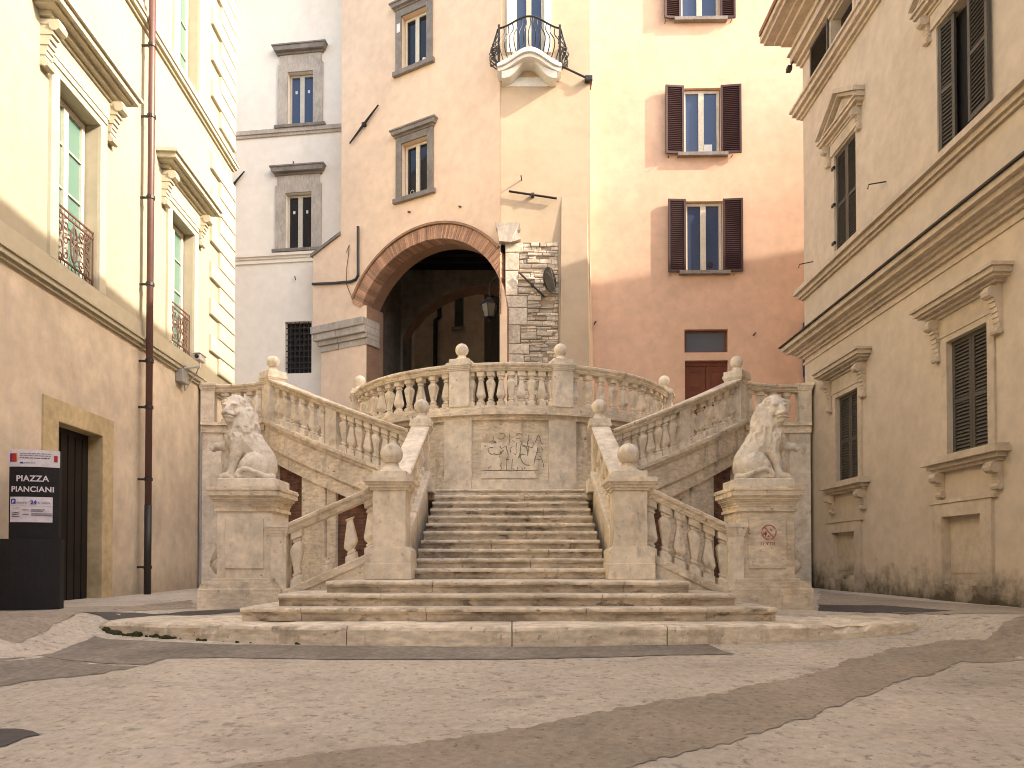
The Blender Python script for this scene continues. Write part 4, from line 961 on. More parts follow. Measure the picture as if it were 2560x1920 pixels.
# roof and far sides of the house
bm = NB(); c0 = AW.wp(XL, 0, 0); 
pts = [(c0.x, c0.y), (X0, 21), (X1, 21), (X1, 30), (c0.x, 30)]
for i in range(5):
    a, b = pts[i], pts[(i+1) % 5]
    if i in (2, 4):
        bm.faces.new([bm.verts.new(p) for p in ((*a, 3.5 if i == 2 else 4.84), (*b, 3.5 if i == 2 else 4.84), (*b, HT), (*a, HT))])
bm.faces.new([bm.verts.new((*p, HT)) for p in pts]); obj('side_wall', abm(bm), pl_peach, r)
# rubble pier: big corner blocks on the left, thin rubble courses on the right
bm = NB(); tn = []; rd = random.Random(3); z = 3.6
def stone_blk(x0, x1, z0, z1, p, t):
    v = bx(bm, x0, x1, BY-.02-p, BY+.3, z0, z1, .018); tn.append(t)
while z < PZ-.02:
    hh = min(PZ-z, rd.uniform(.25, .75)); q = PX0+rd.uniform(.35, .80)
    stone_blk(PX0, q-.012, z+.005, z+hh-.008, rd.uniform(.0, .012), rd.uniform(.45, .8)); zz = z
    while zz < z+hh-.015:
        h2 = min(z+hh-zz, rd.uniform(.045, .15)); x = q
        while x < PX1-.02:
            wq = min(PX1-x, rd.uniform(.10, .5))
            if PX1-x-wq < .08: wq = PX1-x
            if rd.random() > .07: stone_blk(x+rd.uniform(0, .012), x+wq-rd.uniform(0, .02), zz+rd.uniform(0, .012), zz+h2-rd.uniform(0, .012), rd.uniform(-.05, .015), rd.random())
            x += wq
        zz += h2
    z += hh
for v in bm.verts: v.co += noise.noise_vector(v.co*5)*.022+noise.noise_vector(v.co*13)*.012
nf = len(bm.faces)//max(1, len(tn))
o = obj('rubble_pier', abm(bm), rubble, r); at = o.data.attributes.new('rnd', 'FLOAT', 'FACE')
for i in range(len(o.data.polygons)): at.data[i].value = tn[min(len(tn)-1, i//nf)]
bm = NB(); bx(bm, PX0, PX1, BY+.03, BY+.35, 3.5, PZ); obj('pier_mortar', abm(bm), mortar, r)
# moulded stone bracket at the corner
bm = NB(); q0 = bpx(1239, 590)[0]; q1 = bpx(1302, 590)[0]; zt = bpx(1270, 562)[1]
prism(bm, [(q0, zt), (q0+.02, zt-.16), (q0+.05, zt-.20), (q0+.1, zt-.55), (q0+.45, zt-.58), (q1, zt-.50), (q1-.12, zt-.24), (q1-.02, zt-.20), (q1-.04, zt)], BY-.16, BY+.1)
jag(bm, .02, 6); obj('stone_bracket', abm(bm), trim_warm, r)
# battered buttress at the right
bxa, bza = bpx(1404, 500); bxb = bpx(1467, 492)[0]; bz = bpx(1467, 492)[1]
bm = NB()
V = [(bxa, BY-.002, bz), (bxb, BY-.002, bz), (bxb+.12, BY+.45, bz), (PX1-.02, BY-.55, 3.5), (bxb+.04, BY-.55, 3.5), (bxb+.34, BY+.45, 3.5), (PX1-.02, BY+.0, 3.5)]
v = [bm.verts.new(p) for p in V]
bm.faces.new((v[0], v[3], v[4], v[1])); bm.faces.new((v[1], v[4], v[5], v[2])); bm.faces.new((v[0], v[6], v[3])); obj('battered_buttress', abm(bm), pl_buff, r)
# balcony
bm = NB()
bx(bm, dx0-.20, dx0-.002, BY-.04, BY+.02, zb0, zb0+3.1); bx(bm, dx1+.002, dx1+.20, BY-.04, BY+.02, zb0, zb0+3.1); bx(bm, dx0-.2, dx1+.2, BY-.04, BY+.02, zb0+2.9, zb0+3.1)
bm2 = NB(); cx_ = (dx0+dx1)/2
f = glazing(r, dx0+.01, dx1-.01, zb0, zb0+2.88, .14, frame_pale, gl_blue, 1, 2, .08, .15, 'balcony_door')
for o in [f]+list(f.children): o.data.transform(MI @ Matrix.Translation((0, BY, 0)))
obj('surround', abm(bm), plastic_w, f)
def slab_front(x):  # plan outline and serpentine lower edge
    t = (x-cx_)/1.0
    return max(0, 1-abs(t)**2.6)
def serp(t): return .5*(1+math.cos(math.pi*min(1, abs(t))))   # 1 in the middle, 0 at the ends
bm = NB(); n = 36
def slab_layer(half, proj, zbase, amp, th):
    rings = []
    for i in range(n+1):
        t = -1+2*i/n; x = cx_+half*t; y = BY-proj*(.72+.28*serp(t*.9)); z = zbase+amp*serp(t)
        rings.append([bm.verts.new(p) for p in ((x, BY, z), (x, y, z), (x, y, z+th), (x, BY, z+th))])
    for i in range(n):
        for k in range(4): bm.faces.new((rings[i][k], rings[i+1][k], rings[i+1][(k+1) % 4], rings[i][(k+1) % 4]))
    bm.faces.new(rings[0]); bm.faces.new(rings[-1][::-1])
zs = bpx(1240, 168, .6)[1]
slab_layer(.90, .62, zs, .30, .10); slab_layer(.94, .70, zs+.103, .30, .07); slab_layer(.90, .64, zs+.176, .30, .10)
bl = obj('balcony', abm(bm), plastic_w, r)
bm = NB(); zc = bpx(1250, 217)[1]
rings = []
for i in range(n+1):
    t = -1+2*i/n; x = cx_+.80*t; z = zc+.50*serp(t*1.05)**1.3
    rings.append([bm.verts.new(p) for p in ((x, BY, z), (x, BY-.40, z), (x, BY-.44, zs+.30*serp(t)+.01), (x, BY, zs+.30*serp(t)+.01))])
for i in range(n):
    for k in range(4): bm.faces.new((rings[i][k], rings[i+1][k], rings[i+1][(k+1) % 4], rings[i][(k+1) % 4]))
bm.faces.new(rings[0]); bm.faces.new(rings[-1][::-1]); obj('bracket', abm(bm), plastic_w, bl)
bm = NB(); bx(bm, cx_-.78, cx_+.78, BY-.02, BY+.05, zc+.0, zs+.1); obj('corbel_back', abm(bm), plastic_w, bl)
bm = NB(); NRB = 15
def bomb(s): return .16*math.sin(math.pi*min(1, s*1.15))**2 if s < .87 else 0   # pot-bellied profile over height fraction
def bottom(t): return zs+.276+.30*serp(t)
top_c = zs+.276+.30+.98
def rail_at(t):
    return zs+1.24+.24*serp(t*.95)
for i in range(NRB):
    t = -1+2*i/(NRB-1); pts = []
    for k in range(11):
        s = k/10; out = bomb(s); z = bottom(t)+(rail_at(t)-bottom(t))*s
        x = cx_+(.88+.12*0)*t+t*out*.6+.04*math.sin(s*6)*(1 if t > 0 else -1)*(abs(t) < .95); y = BY-.60*(.75+.25*serp(t*.9))-out
        pts.append((x, y, z))
    tube(bm, pts, .016, 5); 
tube(bm, [(cx_+.88*t, BY-.60*(.75+.25*serp(t*.9)), rail_at(t)) for t in [-1+2*i/24 for i in range(25)]], .026, 6)
for sd in (-1, 1):   # side returns with scrolls
    for k in range(6):
        yy = BY-.45+.42*k/5; pts = []
        for q in range(9):
            s = q/8; out = .22*math.sin(math.pi*min(1, s*1.1))**2; pts.append((cx_+sd*(.90+out+.05*math.sin(s*9+k)), yy, zs+.22+1.0*s*(1-.04*k)))
        tube(bm, pts, .017, 5)
    for k in range(5):
        pts = []
        for q in range(14):
            a = q/13*5.5; rr = .10*(1-q/18); pts.append((cx_+sd*(1.03+rr*math.cos(a)*.9), BY-.40+.09*k, zs+.55+.12*(k % 3)+rr*math.sin(a)))
        tube(bm, pts, .015, 5)
    tube(bm, [(cx_+sd*.88, BY-.45, zs+1.24), (cx_+sd*.95, BY-.3, zs+1.20), (cx_+sd*1.08, BY-.02, zs+1.0)], .024, 6)
    tube(bm, [(cx_+sd*.95, BY-.42, zs+.24), (cx_+sd*1.12, BY-.2, zs+.3), (cx_+sd*1.14, BY-.02, zs+.55)], .02, 6)
    bx(bm, cx_+sd*.88-.03, cx_+sd*.88+.03, BY-.50, BY-.43, zs+.25, zs+1.32)
obj('railing', abm(bm), iron, bl)
def wanchor(p0, p1, off, wd):
    a = bpx(*p0, off); b = bpx(*p1, off); bm = NB(); A_ = Vector((a[0], BY-off, a[1])); B_ = Vector((b[0], BY-off, b[1]))
    tube(bm, [A_.lerp(B_, i/8) for i in range(9)], wd, 4); m = A_.lerp(B_, .5); bx(bm, m.x-.045, m.x+.045, BY-off-.05, BY, m.z-.045, m.z+.045, .008); return obj('anchor_bar', abm(bm), iron, r)
wanchor((1272, 478), (1392, 496), .10, .035); wanchor((1299, 682), (1362, 743), .10, .03)
bm = NB(); a = bpx(1396, 163, .1); b = bpx(1481, 203, .1); tube(bm, [(a[0], BY-.12, a[1]), (b[0], BY-.12, b[1])], .03, 6); bx(bm, b[0]-.22, b[0]+.0, BY-.17, BY+.3, b[1]-.0, b[1]+.14, .01); obj('anchor_bar', abm(bm), iron, r)
bm = NB(); a = bpx(1304, 450); tube(bm, [(a[0], BY, a[1]), (a[0]-.02, BY-.28, a[1]-.02)], .02, 5); obj('wall_hook', abm(bm), rust, r)
# dish on the rubble pier
c = bpx(1371.5, 700, .35); ds = thing('floodlight_disc', 'black round lamp disc fixed edge-on to the rubble stone pier', 'lamp', (c[0], BY-.35, c[1]), R_(58))
bm = NB(); lathe(bm, [(.02, -.10), (.16, -.09), (.30, -.02), (.345, .03), (.345, .06), (.30, .05)], seg=32); o = obj('disc', bm, iron, ds, M4=Matrix.Rotation(R_(90), 4, 'X'))
bm = NB(); tube(bm, [(-.30, -.12, .1), (0, -.15, 0), (.2, -.12, -.24)], .012, 5); tube(bm, [(-.1, -.12, .28), (0, -.15, 0)], .012, 5); obj('cross_wire', bm, conduit_m, ds)
bm = NB(); tube(bm, [(0, .0, 0), (.25, .30, 0)], .03, 6); obj('bracket', bm, iron, ds)

# passage, far arch and alley (world axes, moved into the house frame)
bm = NB()
def qd(*p): bm.faces.new([bm.verts.new(a) for a in p])
jl = AW.wp(XJ, .85, 0); jr = AW.wp(xR, .85, 0); YE = 27.0; zc_ = 12.7
el = (pd(1001, 900, YE).x, YE); er = (.35, YE)
l0 = (jl.x-.22, jl.y+.02); r0 = (jr.x+.25, jr.y+.02)
qd((*l0, 4), (*el, 4), (*el, zc_), (*l0, zc_)); qd((*r0, 4), (*er, 4), (*er, zc_), (*r0, zc_)); qd((*l0, zc_), (*r0, zc_), (*er, zc_), (*el, zc_))
obj('passage_wall', abm(bm), pl_shade, r)
bm = NB(); lp_ = [(XJ, 4.0), (XJ, zL-.02)]+ap_in[::-1]+[(xR, 4.0), (xR+.5, 4.0), (xR+.5, zc_), (XJ-.6, zc_), (XJ-.6, 4.0)]
vv = [bm.verts.new((x, .852, z)) for x, z in lp_]; es = [bm.edges.new((vv[i], vv[(i+1) % len(vv)])) for i in range(len(vv))]; bmesh.ops.triangle_fill(bm, use_beauty=True, edges=es); obj('passage_wall', bm, pl_shade, r)
fa = [pd(*q, YE) for q in ((1007, 845), (1030, 806), (1060, 773), (1103, 743), (1145, 724), (1190, 714), (1230, 716), (1263, 724), (1290, 735))]
fa = [(p.x, p.z) for p in fa]
bm = NB(); lp_ = [(el[0], 4), (fa[0][0], 4)]+fa+[(er[0]-.1, fa[-1][1]-.2), (er[0]-.1, 4), (er[0], 4), (er[0], zc_), (el[0], zc_)]
vv = [bm.verts.new((x, YE, z)) for x, z in lp_]; es = [bm.edges.new((vv[i], vv[(i+1) % len(vv)])) for i in range(len(vv))]; bmesh.ops.triangle_fill(bm, use_beauty=True, edges=es); obj('passage_wall', abm(bm), pl_shade, r)
bm = NB(); a_ = [bm.verts.new((x, YE, z)) for x, z in fa]; b_ = [bm.verts.new((x-.0, YE+.9, z)) for x, z in fa]
for i in range(len(fa)-1): bm.faces.new((a_[i], b_[i], b_[i+1], a_[i+1]))
obj('far_arch', abm(bm), brick_arch, r)
bm = NB(); bx(bm, el[0]-3, el[0], YE+.002, 30, 4, 20); bx(bm, er[0]-.05, er[0]+3, YE+.002, 30, 4, 20); obj('passage_wall', abm(bm), pl_shade, r)
for k in range(5):   # ceiling beams of the passage
    y = 24.3+.6*k; bm = NB(); bx(bm, el[0]-1.2, er[0], y, y+.2, zc_-.22, zc_-.004); obj('beam', abm(bm), wood_dark, r)
# alley house seen through the passage
AL = Wall((-6.2, 33.0), (.97, -.24), 'alley_house', 'dim plastered house with shutters and drainpipe seen through the dark archway', 'house')
q = AL.root
sx0, sz0 = AL.sz(1136, 820); sx1, sz1 = AL.sz(1159, 700)
obj('wall', facade_bm([(-8, 3), (14, 3), (14, 22), (-8, 22)], [rect(sx0, sx1, sz0, sz0+3)], .3), pl_low, q)
bm = NB(); bx(bm, sx0, sx1, .1, .15, sz0, sz0+3); wf = obj('window', bm, dark_in, q)
o = obj('shutter', shutter_bm(sx1-sx0-.02, 2.9, .05, 30), shut_grey, wf); o.location = (sx0+.01, .03, sz0+.02)
bm = NB(); bx(bm, sx0-.1, sx1+.1, -.15, .02, sz0-.12, sz0-.002); obj('sill', bm, trim_grey, wf)
P = [AL.sz(*t) for t in ((1101, 700), (1101, 795), (1091, 803), (1090, 1000))]; bm = NB(); tube(bm, [(x, -.12, z) for x, z in P], .10, 8); obj('drainpipe', bm, iron, q)
x0, z0 = AL.sz(1212, 915); x1, z1 = AL.sz(1254, 720); bm = NB(); bx(bm, x0, x1, -.08, .02, 4, z1); bx(bm, x0+.1, (x0+x1)/2-.02, -.12, 0, 4.2, z1-.2); bx(bm, (x0+x1)/2+.02, x1-.1, -.12, 0, 4.2, z1-.2); obj('tall_door', bm, shut_grey, q)
x0, z0 = AL.sz(1254, 915); x1, z1 = AL.sz(1266, 815); bm = NB(); bx(bm, x0+.05, x1+.6, -.1, .02, 4, z1); obj('pale_door', bm, plastic_w, q)
# lantern in the archway
lx, lz = 1224, 772; LY = 21.9; c = pd(lx, lz, LY)
ln = thing('wall_lantern', 'black iron street lantern with frosted panes hanging in the archway', 'lantern', c, 0)
bm = NB(); N6 = 6
def hexr(rad, z): return [(rad*math.cos(k*math.pi/3+.3), rad*math.sin(k*math.pi/3+.3), z) for k in range(6)]
t_, b_ = hexr(.27, .13), hexr(.16, -.27)
for k in range(6):
    tube(bm, [t_[k], b_[k]], .013, 5); tube(bm, [t_[k], t_[(k+1) % 6]], .016, 5); tube(bm, [b_[k], b_[(k+1) % 6]], .014, 5)
obj('frame', bm, iron, ln)
bm = NB(); lathe(bm, [(.30, .13), (.30, .15), (.20, .24), (.12, .27), (.10, .33), (.13, .35), (.05, .38), (.02, .44)], seg=6); lathe(bm, [(.02, -.40), (.05, -.36), (.03, -.32), (.14, -.285), (.14, -.275)], seg=12); obj('cap', bm, iron, ln)
bm = NB(); vt = [bm.verts.new((x*.97, y*.97, z)) for x, y, z in t_]; vb = [bm.verts.new((x*.97, y*.97, z)) for x, y, z in b_]
for k in range(6): bm.faces.new((vt[k], vt[(k+1) % 6], vb[(k+1) % 6], vb[k]))
obj('lamp_glass', bm, gl_lamp, ln)
e = Vector((pd(1270, 705, 21.3)))-c
bm = NB(); tube(bm, [(0, 0, .42), (0, 0, .80), (e.x*.4, e.y*.4, .9), (e.x, e.y, e.z)], .018, 6); obj('arm', bm, iron, ln)

# ================================================================== PINK HOUSE
CW = Wall((2.3, 21.4), (1, -.02), 'house', 'salmon pink house with maroon shutters and a brown panelled door on the right', 'house')
r = CW.root
pw = [(2.86, 4.0, 10.15, 12.28), (2.82, 3.95, 13.70, 15.70), (2.74, 3.95, 17.78, 19.8)]
hol = [rect(*q) for q in pw]+[rect(2.84, 4.13, 7.74, 8.43), [(2.85, 4.5), (4.13, 4.5), (4.13, 7.50), (2.85, 7.50)], rect(6.34, 7.5, 4.6, 8.6)]
obj('wall', facade_bm([(0.0, 3.5), (16, 3.5), (16, 24.9), (0.0, 24.9)], hol, .22), pl_pink, r)
shell(r, 0.02, 16, 3.5, 24.9, .02, 9, pl_pink)
for i, (x0, x1, z0, z1) in enumerate(pw):
    f = glazing(r, x0+.02, x1-.02, z0+.01, z1-.02, .10, frame_pale, gl_blue, 1, 2, .08, .16)
    wL = (.53, .56, .50)[i]; wR = (.58, .60, .45)[i]
    for k, (xa, ww, ang) in enumerate(((x0+.02, wL, (-4, -6, -8)[i]), (x1-.02, wR, (4, 5, 3)[i]))):
        bm = shutter_bm(ww, z1-z0+.06, .05, 34, .06, False)
        if k == 0: bm.transform(Matrix.Translation((-ww, 0, 0)))
        o = obj('shutter', bm, shut_brown, f); o.location = (xa, -.09, z0-.03); o.rotation_euler = (0, 0, R_(-ang if k == 0 else -ang))
    bm = NB(); bx(bm, x0-.18, x1+.18, -.15, .03, z0-.10, z0-.002); obj('sill', bm, trim_grey, f)
    for xx in (x0-.45, x1+.3):
        bm = NB(); tube(bm, [(xx, 0, z0-.1), (xx, -.16, z0-.12)], .012, 5); obj('shutter_hook', bm, iron, f)
    if i == 1:
        bm = NB(); bx(bm, x1-.50, x1-.24, .088, .10, z0+.08, z0+.34); lathe(bm, [(.0, -.03), (.085, -.02), (.10, 0), (.09, .012)], seg=16); obj('extractor_fan', bm, plastic_w, f)
        f.children[-1].data.transform(Matrix.Identity(4))
    if i == 0:
        bm = NB(); lathe(bm, [(.02, 0), (.075, .0), (.075, .03), (.02, .03)], seg=16); bm.transform(Matrix.Translation((x1-.36, .12, z0+.26)) @ Matrix.Rotation(R_(90), 4, 'X')); obj('extractor_fan', bm, iron, f)
f = glazing(r, 2.86, 4.11, 7.75, 8.42, .12, wood_brown, gl_fan, 1, 1, .05, .1, name='fanlight')
bm = NB(); x0, x1, z0, z1 = 2.85, 4.13, 4.6, 7.5
bx(bm, x0, x1, .16, .22, z0, z1); bx(bm, x0, x1, .12, .17, z1-.14, z1)
for a, b in ((x0+.02, (x0+x1)/2-.012), ((x0+x1)/2+.012, x1-.02)):
    bx(bm, a, b, .13, .17, z0, z1-.15)
    for c0, c1 in ((z1-.85, z1-.28), (z1-1.9, z1-1.0), (z0+.1, z1-2.05)):
        for u in ((a+.10, a+.13), (b-.13, b-.10)): bx(bm, u[0], u[1], .115, .135, c0, c1)
        bx(bm, a+.10, b-.10, .1145, .135, c0, c0+.03); bx(bm, a+.10, b-.10, .1145, .135, c1-.03, c1); bx(bm, a+.17, b-.17, .118, .135, c0+.07, c1-.07)
obj('door', bm, wood_brown, r)
bm = NB(); pts = [(6.33, 7.0)]+[(6.33+.58-.58*math.cos(a/10*math.pi), 8.4+.58*math.sin(a/10*math.pi)) for a in range(11)]+[(7.49, 7.0)]
prism(bm, pts, -.14, .2); obj('blue_awning', bm, blue_m, r)
for px, py in ((1883, 838), (1486, 810)):
    x, z = CW.sz(px, py); bm = NB(); tube(bm, [(x, .02, z), (x, -.09, z), (x+.04, -.12, z+.04)], .02, 5); obj('wall_hook', bm, iron, r)

# ================================================================== INFO TOTEM
TY = 9.75; tb = pd(76, 1516, TY); TX = tb.x
tt = thing('info_totem', 'dark curved information totem reading Piazza Pianciani beside the left doorway', 'sign', (TX, TY, gnd(TX, TY)-.02), R_(14))
def tpz(py): return pd(76, py, TY).z-tt.location.z
def curved(bm, x0, x1, z0, z1, y, bow, th, n=10, shear=0):
    A_ = []; 
    for i in range(n+1):
        x = x0+(x1-x0)*i/n; b = bow*(1-((i/n)*2-1)**2); A_.append((x, y-b))
    pts = A_+[(x, yy+th) for x, yy in A_[::-1]]
    prism(bm, pts, z0, z1, 'z')
ztop, zmid, zlow = tpz(1126), tpz(1168), tpz(1348)
bm = NB(); curved(bm, -.27, .33, zlow, ztop-.004, 0, .05, .10); tb_ = obj('panel', bm, sign_blk, tt)
bm = NB(); curved(bm, -.46, .36, .03, zlow, -.03, .09, .16); obj('base', bm, sign_blk, tt)
bm = NB(); curved(bm, -.275, .335, zmid, ztop, -.008, .05, .02); hd = obj('header_plate', bm, sign_wht, tt)
zp0, zp1 = tpz(1306), tpz(1243)
bm = NB(); curved(bm, -.25, .285, zp0, zp1, -.012, .05, .02); ip = obj('info_plate', bm, sign_wht, tt)
def yat(x, x0=-.27, x1=.33): return -.05*(1-(((x-x0)/(x1-x0))*2-1)**2)
def text(body, x, z, size, mat, parent, name='lettering', bold=0, align='CENTER', y=-.004):
    cu = bpy.data.curves.new('t', 'FONT'); cu.body = body; cu.size = size; cu.align_x = align; cu.offset = bold; cu.extrude = .0015; cu.space_character = 1.06
    to = bpy.data.objects.new('t', cu); col.objects.link(to); dg = bpy.context.evaluated_depsgraph_get(); me = bpy.data.meshes.new_from_object(to.evaluated_get(dg))
    bpy.data.objects.remove(to); bpy.data.curves.remove(cu); me.name = name
    for v in me.vertices:
        X, Z, Y = v.co.x+x, v.co.y+z, v.co.z
        v.co = (X, yat(X)+y-Y, Z)
    me.materials.clear(); me.materials.append(mat); o = bpy.data.objects.new(name, me); col.objects.link(o); o.parent = parent; return o
text('PIAZZA', .02, tpz(1204), .112, sign_wht, tb_, bold=.0022); text('PIANCIANI', .02, tpz(1230), .102, sign_wht, tb_, bold=.0022)
def flat(parent, x0, x1, z0, z1, mat, name, y=-.012):
    bm = NB(); n = 4
    for i in range(n):
        a = x0+(x1-x0)*i/n; b = x0+(x1-x0)*(i+1)/n; bm.faces.new([bm.verts.new(p) for p in ((a, yat(a)+y, z0), (b, yat(b)+y, z0), (b, yat(b)+y, z1), (a, yat(a)+y, z1))])
    return obj(name, bm, mat, parent)
H = ztop-zmid
flat(hd, -.255, -.165, zmid+H*.28, zmid+H*.78, red_m, 'emblem', -.0135); flat(hd, -.255, -.235, zmid+H*.28, zmid+H*.78, pur_m, 'emblem', -.0145); flat(hd, -.178, -.163, zmid+H*.30, zmid+H*.78, org_m, 'emblem', -.0145)
flat(hd, .275, .315, zmid+H*.32, zmid+H*.70, red_m, 'emblem', -.0135)
rd = random.Random(5)
for k, (zz, x1) in enumerate(((.80, .24), (.68, .235), (.54, .22), (.25, .05))):
    x = -.13 if k < 3 else -.075
    bm = NB()
    while x < x1:
        wq = rd.uniform(.018, .05)
        bm.faces.new([bm.verts.new((a, yat(a)-.0135, b)) for a, b in ((x, zmid+H*zz), (x+wq, zmid+H*zz), (x+wq, zmid+H*(zz-.045)), (x, zmid+H*(zz-.045)))]); x += wq+.008
    obj('small_print', bm, ink_g if k != 2 else ink, hd)
flat(hd, -.125, -.085, zmid+H*.18, zmid+H*.28, ink_b, 'emblem', -.0135)
flat(ip, -.235, -.175, zp1-.095, zp1-.03, ink_b, 'parking_symbol', -.0165); text('P', -.205, zp1-.085, .055, sign_wht, ip, bold=.002, y=-.0185)
text('APERTO', -.10, zp1-.092, .034, ink_g, ip, y=-.0165); text('24', .045, zp1-.098, .072, ink_b, ip, bold=.003, y=-.0165); text('h', .108, zp1-.092, .04, ink_b, ip, y=-.0165); text('OPEN', .19, zp1-.092, .036, ink_g, ip, y=-.0165)
flat(ip, -.235, .27, zp1-.125, zp1-.122, ink_g, 'rule', -.0165)
for z0, z1 in ((-.155, -.150), (-.27, -.262)): flat(ip, -.225, -.125, zp1+z0, zp1+z1, ink, 'pictogram', -.0165)
for z0 in (-.215, -.24):
    bm = NB(); bm.faces.new([bm.verts.new((a, yat(a)-.0165, zp1+b)) for a, b in ((-.225, z0-.012), (-.125, z0+.004), (-.125, z0+.014), (-.225, z0-.002))]); obj('pictogram', bm, ink, ip)
for zz, a, b in ((-.175, -.09, -.01), (-.17, .02, .18), (-.19, .02, .16), (-.235, -.09, -.01), (-.225, .02, .26), (-.245, .02, .26)): flat(ip, a, b, zp1+zz-.008, zp1+zz+.004, ink_g, 'small_print', -.0165)

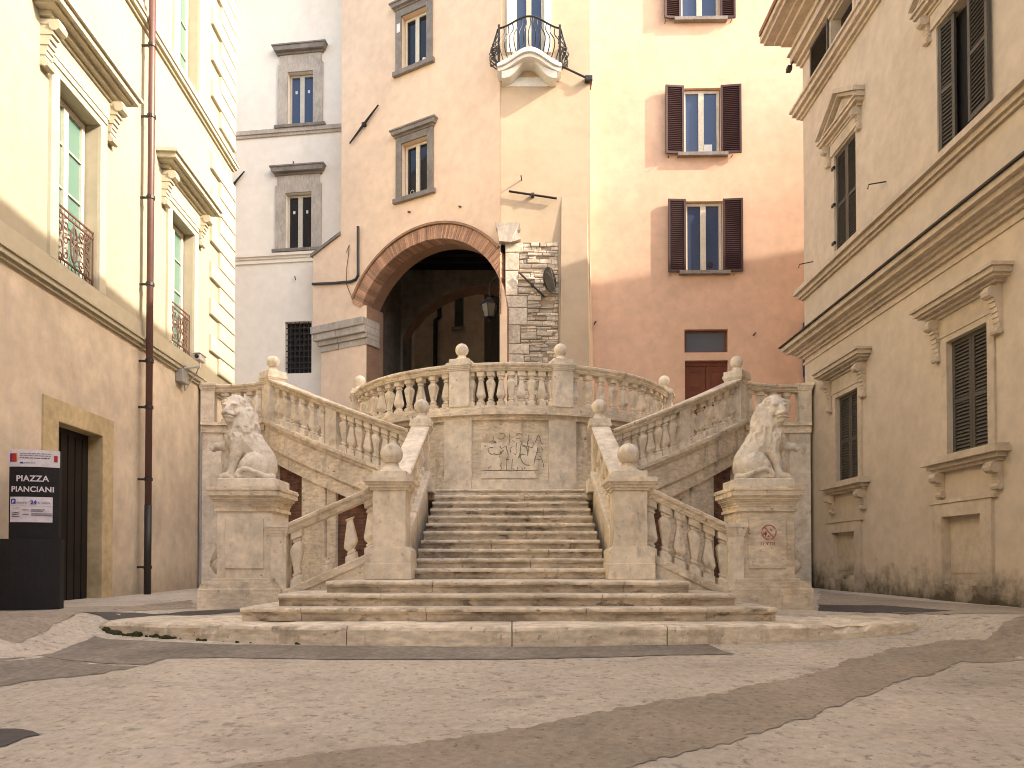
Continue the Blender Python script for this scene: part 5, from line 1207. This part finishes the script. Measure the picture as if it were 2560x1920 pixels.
# ================================================================== LIONS
def lion_mesh(sx, seed):
    bm = NB()
    def ell(c, r, yaw=0, pit=0):
        m = Matrix.Translation(c) @ Matrix.Rotation(yaw, 4, 'Z') @ Matrix.Rotation(pit, 4, 'Y') @ Matrix.Diagonal((*r, 1))
        bmesh.ops.create_icosphere(bm, subdivisions=3, radius=1, matrix=m)
    def cap(*pts):
        for a, b in zip(pts, pts[1:]):
            A_ = Vector(a[:3]); B_ = Vector(b[:3]); n = max(3, int((B_-A_).length/.025))
            for i in range(n+1):
                t = i/n; bmesh.ops.create_icosphere(bm, subdivisions=2, radius=a[3]+(b[3]-a[3])*t, matrix=Matrix.Translation(A_.lerp(B_, t)))
    yaw = -R_(79); d = Vector((math.cos(yaw), math.sin(yaw), -.16)).normalized(); sd = Vector((-math.sin(yaw), math.cos(yaw), 0)); Z = d.cross(sd); Hd = Vector((.20, -.075, 1.075)); HS = 1.14
    def hp(a, b, c): return Hd+(d*a+sd*b+Z*c)*HS
    def hel(p, r, *a): ell(p, [q*HS for q in r], *a)
    ell((-.23, 0, .22), (.22, .23, .24)); ell((-.15, -.19, .20), (.22, .10, .21), pit=-.5); ell((-.15, .17, .20), (.22, .10, .21), pit=-.5)
    ell((-.02, -.21, .22), (.09, .075, .10))
    cap((-.24, 0, .28, .21), (-.10, 0, .48, .215), (.07, 0, .66, .235)); cap((-.05, 0, .32, .13), (.12, 0, .5, .17))
    ell((.15, -.02, .63), (.215, .23, .25)); ell((.0, 0, .86), (.155, .185, .33), pit=.16); cap((.06, 0, .76, .235), (.11, -.02, .98, .195)); ell((.12, -.04, .80), (.185, .185, .22))
    hel(hp(0, 0, 0), (.150, .125, .150), yaw); hel(hp(-.05, 0, .02), (.16, .165, .18), yaw); hel(hp(-.08, 0, -.12), (.17, .175, .17), yaw)
    cap((*hp(.08, 0, .06), .055), (*hp(.21, 0, -.025), .048)); hel(hp(.155, 0, -.07), (.095, .075, .06), yaw); hel(hp(.17, .035, -.075), (.07, .045, .05), yaw); hel(hp(.17, -.035, -.075), (.07, .045, .05), yaw)
    hel(hp(.235, 0, -.035), (.028, .045, .026), yaw); hel(hp(.145, 0, -.145), (.075, .058, .04), yaw)
    for q in (-1, 1):
        hel(hp(.10, q*.068, .062), (.05, .045, .026), yaw+q*.3); hel(hp(.07, q*.095, -.05), (.07, .05, .065), yaw); hel(hp(-.02, q*.125, .110), (.028, .042, .045), yaw); hel(hp(.118, q*.06, .028), (.022, .026, .017), yaw)
    cap((.13, -.14, .58, .135), (.13, -.17, .42, .10), (.175, -.175, .26, .078), (.195, -.175, .14, .068), (.22, -.178, .07, .075)); ell((.26, -.18, .055), (.115, .085, .058))
    for k in range(4): ell((.345, -.24+.04*k, .04), (.04, .023, .036))
    cap((.20, .06, .60, .125), (.33, .04, .51, .085), (.43, .01, .53, .07)); ell((.495, 0, .52), (.09, .08, .066))
    for k in range(4): ell((.568, -.055+.036*k, .485), (.037, .02, .043), 0, .7)
    ell((.36, .05, .30), (.105, .05, .24), .2, .12); ell((.33, .03, .42), (.05, .06, .12), .2, .3); ell((.36, .02, .26), (.05, .04, .12)); ell((.34, .06, .10), (.05, .04, .12), 0, .15)
    cap((-.22, -.21, .055, .06), (-.04, -.235, .05, .055)); ell((.0, -.24, .05), (.10, .075, .052))
    for k in range(4): ell((.08, -.295+.036*k, .035), (.035, .021, .032))
    cap((-.22, .2, .055, .06), (.0, .22, .05, .055))
    cap((-.40, -.05, .05, .05), (-.405, -.20, .04, .045), (-.33, -.31, .05, .04), (-.22, -.335, .10, .036), (-.12, -.34, .145, .034), (-.03, -.335, .15, .034), (.03, -.33, .115, .036), (.07, -.325, .06, .042), (.04, -.32, .035, .045))
    ell((-.02, 0, .018), (.43, .30, .022))
    me = bpy.data.meshes.new('lion_tmp'); bm.to_mesh(me); bm.free()
    o = bpy.data.objects.new('lion_tmp', me); col.objects.link(o)
    m = o.modifiers.new('r', 'REMESH'); m.mode = 'VOXEL'; m.voxel_size = .0105
    m = o.modifiers.new('s', 'SMOOTH'); m.iterations = 4; m.factor = .5
    dg = bpy.context.evaluated_depsgraph_get(); m2 = bpy.data.meshes.new_from_object(o.evaluated_get(dg)); bpy.data.objects.remove(o); bpy.data.meshes.remove(me)
    m2.name = 'lion'; eyes = [hp(.145, q*.062, .030) for q in (-1, 1)]
    nrm = [v.normal.copy() for v in m2.vertices]
    for v, n in zip(m2.vertices, nrm):
        c = v.co; l = (c-Hd)/HS; f = l.dot(d); s_ = l.dot(sd); disp = 0
        face = max(0, min(1, (f-.02)/.05))*(1 if abs(l.z) < .24 else 0)
        if c.z > .52 and c.x < .36:
            w_ = (1-face)*min(1, (c.z-.52)/.12)*min(1, max(0, (1.25-c.z)/.1+.3))
            q = noise.noise(Vector((c.x*13+seed, c.y*13, c.z*6))); disp += w_*(.026*(1-abs(q)*2.6)-.012)
            disp += w_*.010*noise.noise(c*26)
        for e in eyes:
            dd = (c-e).length
            if dd < .036: disp -= .020*(1-dd/.036)
            if .02 < (c-e-Z*.004).length < .034 and n.dot(d) > 0: disp -= .003
        if f > .07 and abs(s_) < .085: disp -= .024*math.exp(-((l.z+.108+1.2*s_*s_)/.009)**2)
        if f > .19 and abs(s_) > .014 and abs(s_) < .03 and abs(l.z+.048) < .012: disp -= .007
        disp += .0035*noise.noise(c*34)+.005*noise.noise(c*11)
        # ribs, muscle lines
        v.co = c+n*disp
    for v in m2.vertices:
        v.co.x *= sx; v.co.z *= 1.04
        if v.co.z < 0: v.co.z = 0
    bm = NB(); bm.from_mesh(m2); bmesh.ops.recalc_face_normals(bm, faces=bm.faces); bm.to_mesh(m2); bm.free()
    for p in m2.polygons: p.use_smooth = True
    m2.materials.clear(); m2.materials.append(stone_lion)
    return m2
def lion(ped, sx, lab, seed, dx):
    o = bpy.data.objects.new('lion_statue', lion_mesh(sx, seed)); col.objects.link(o)
    o.location = (ped.location.x+dx, ped.location.y+.03, 2.783)
    return tag(o, lab, 'statue', 'lion statues')
lion(pedL, -1, 'weathered stone lion facing left with raised paw on the pedestal by the broken balustrade', 1.3, -.10)
lion(pedR, 1, 'pale stone lion facing right with raised paw on the red-stencilled pedestal', 6.1, .07)
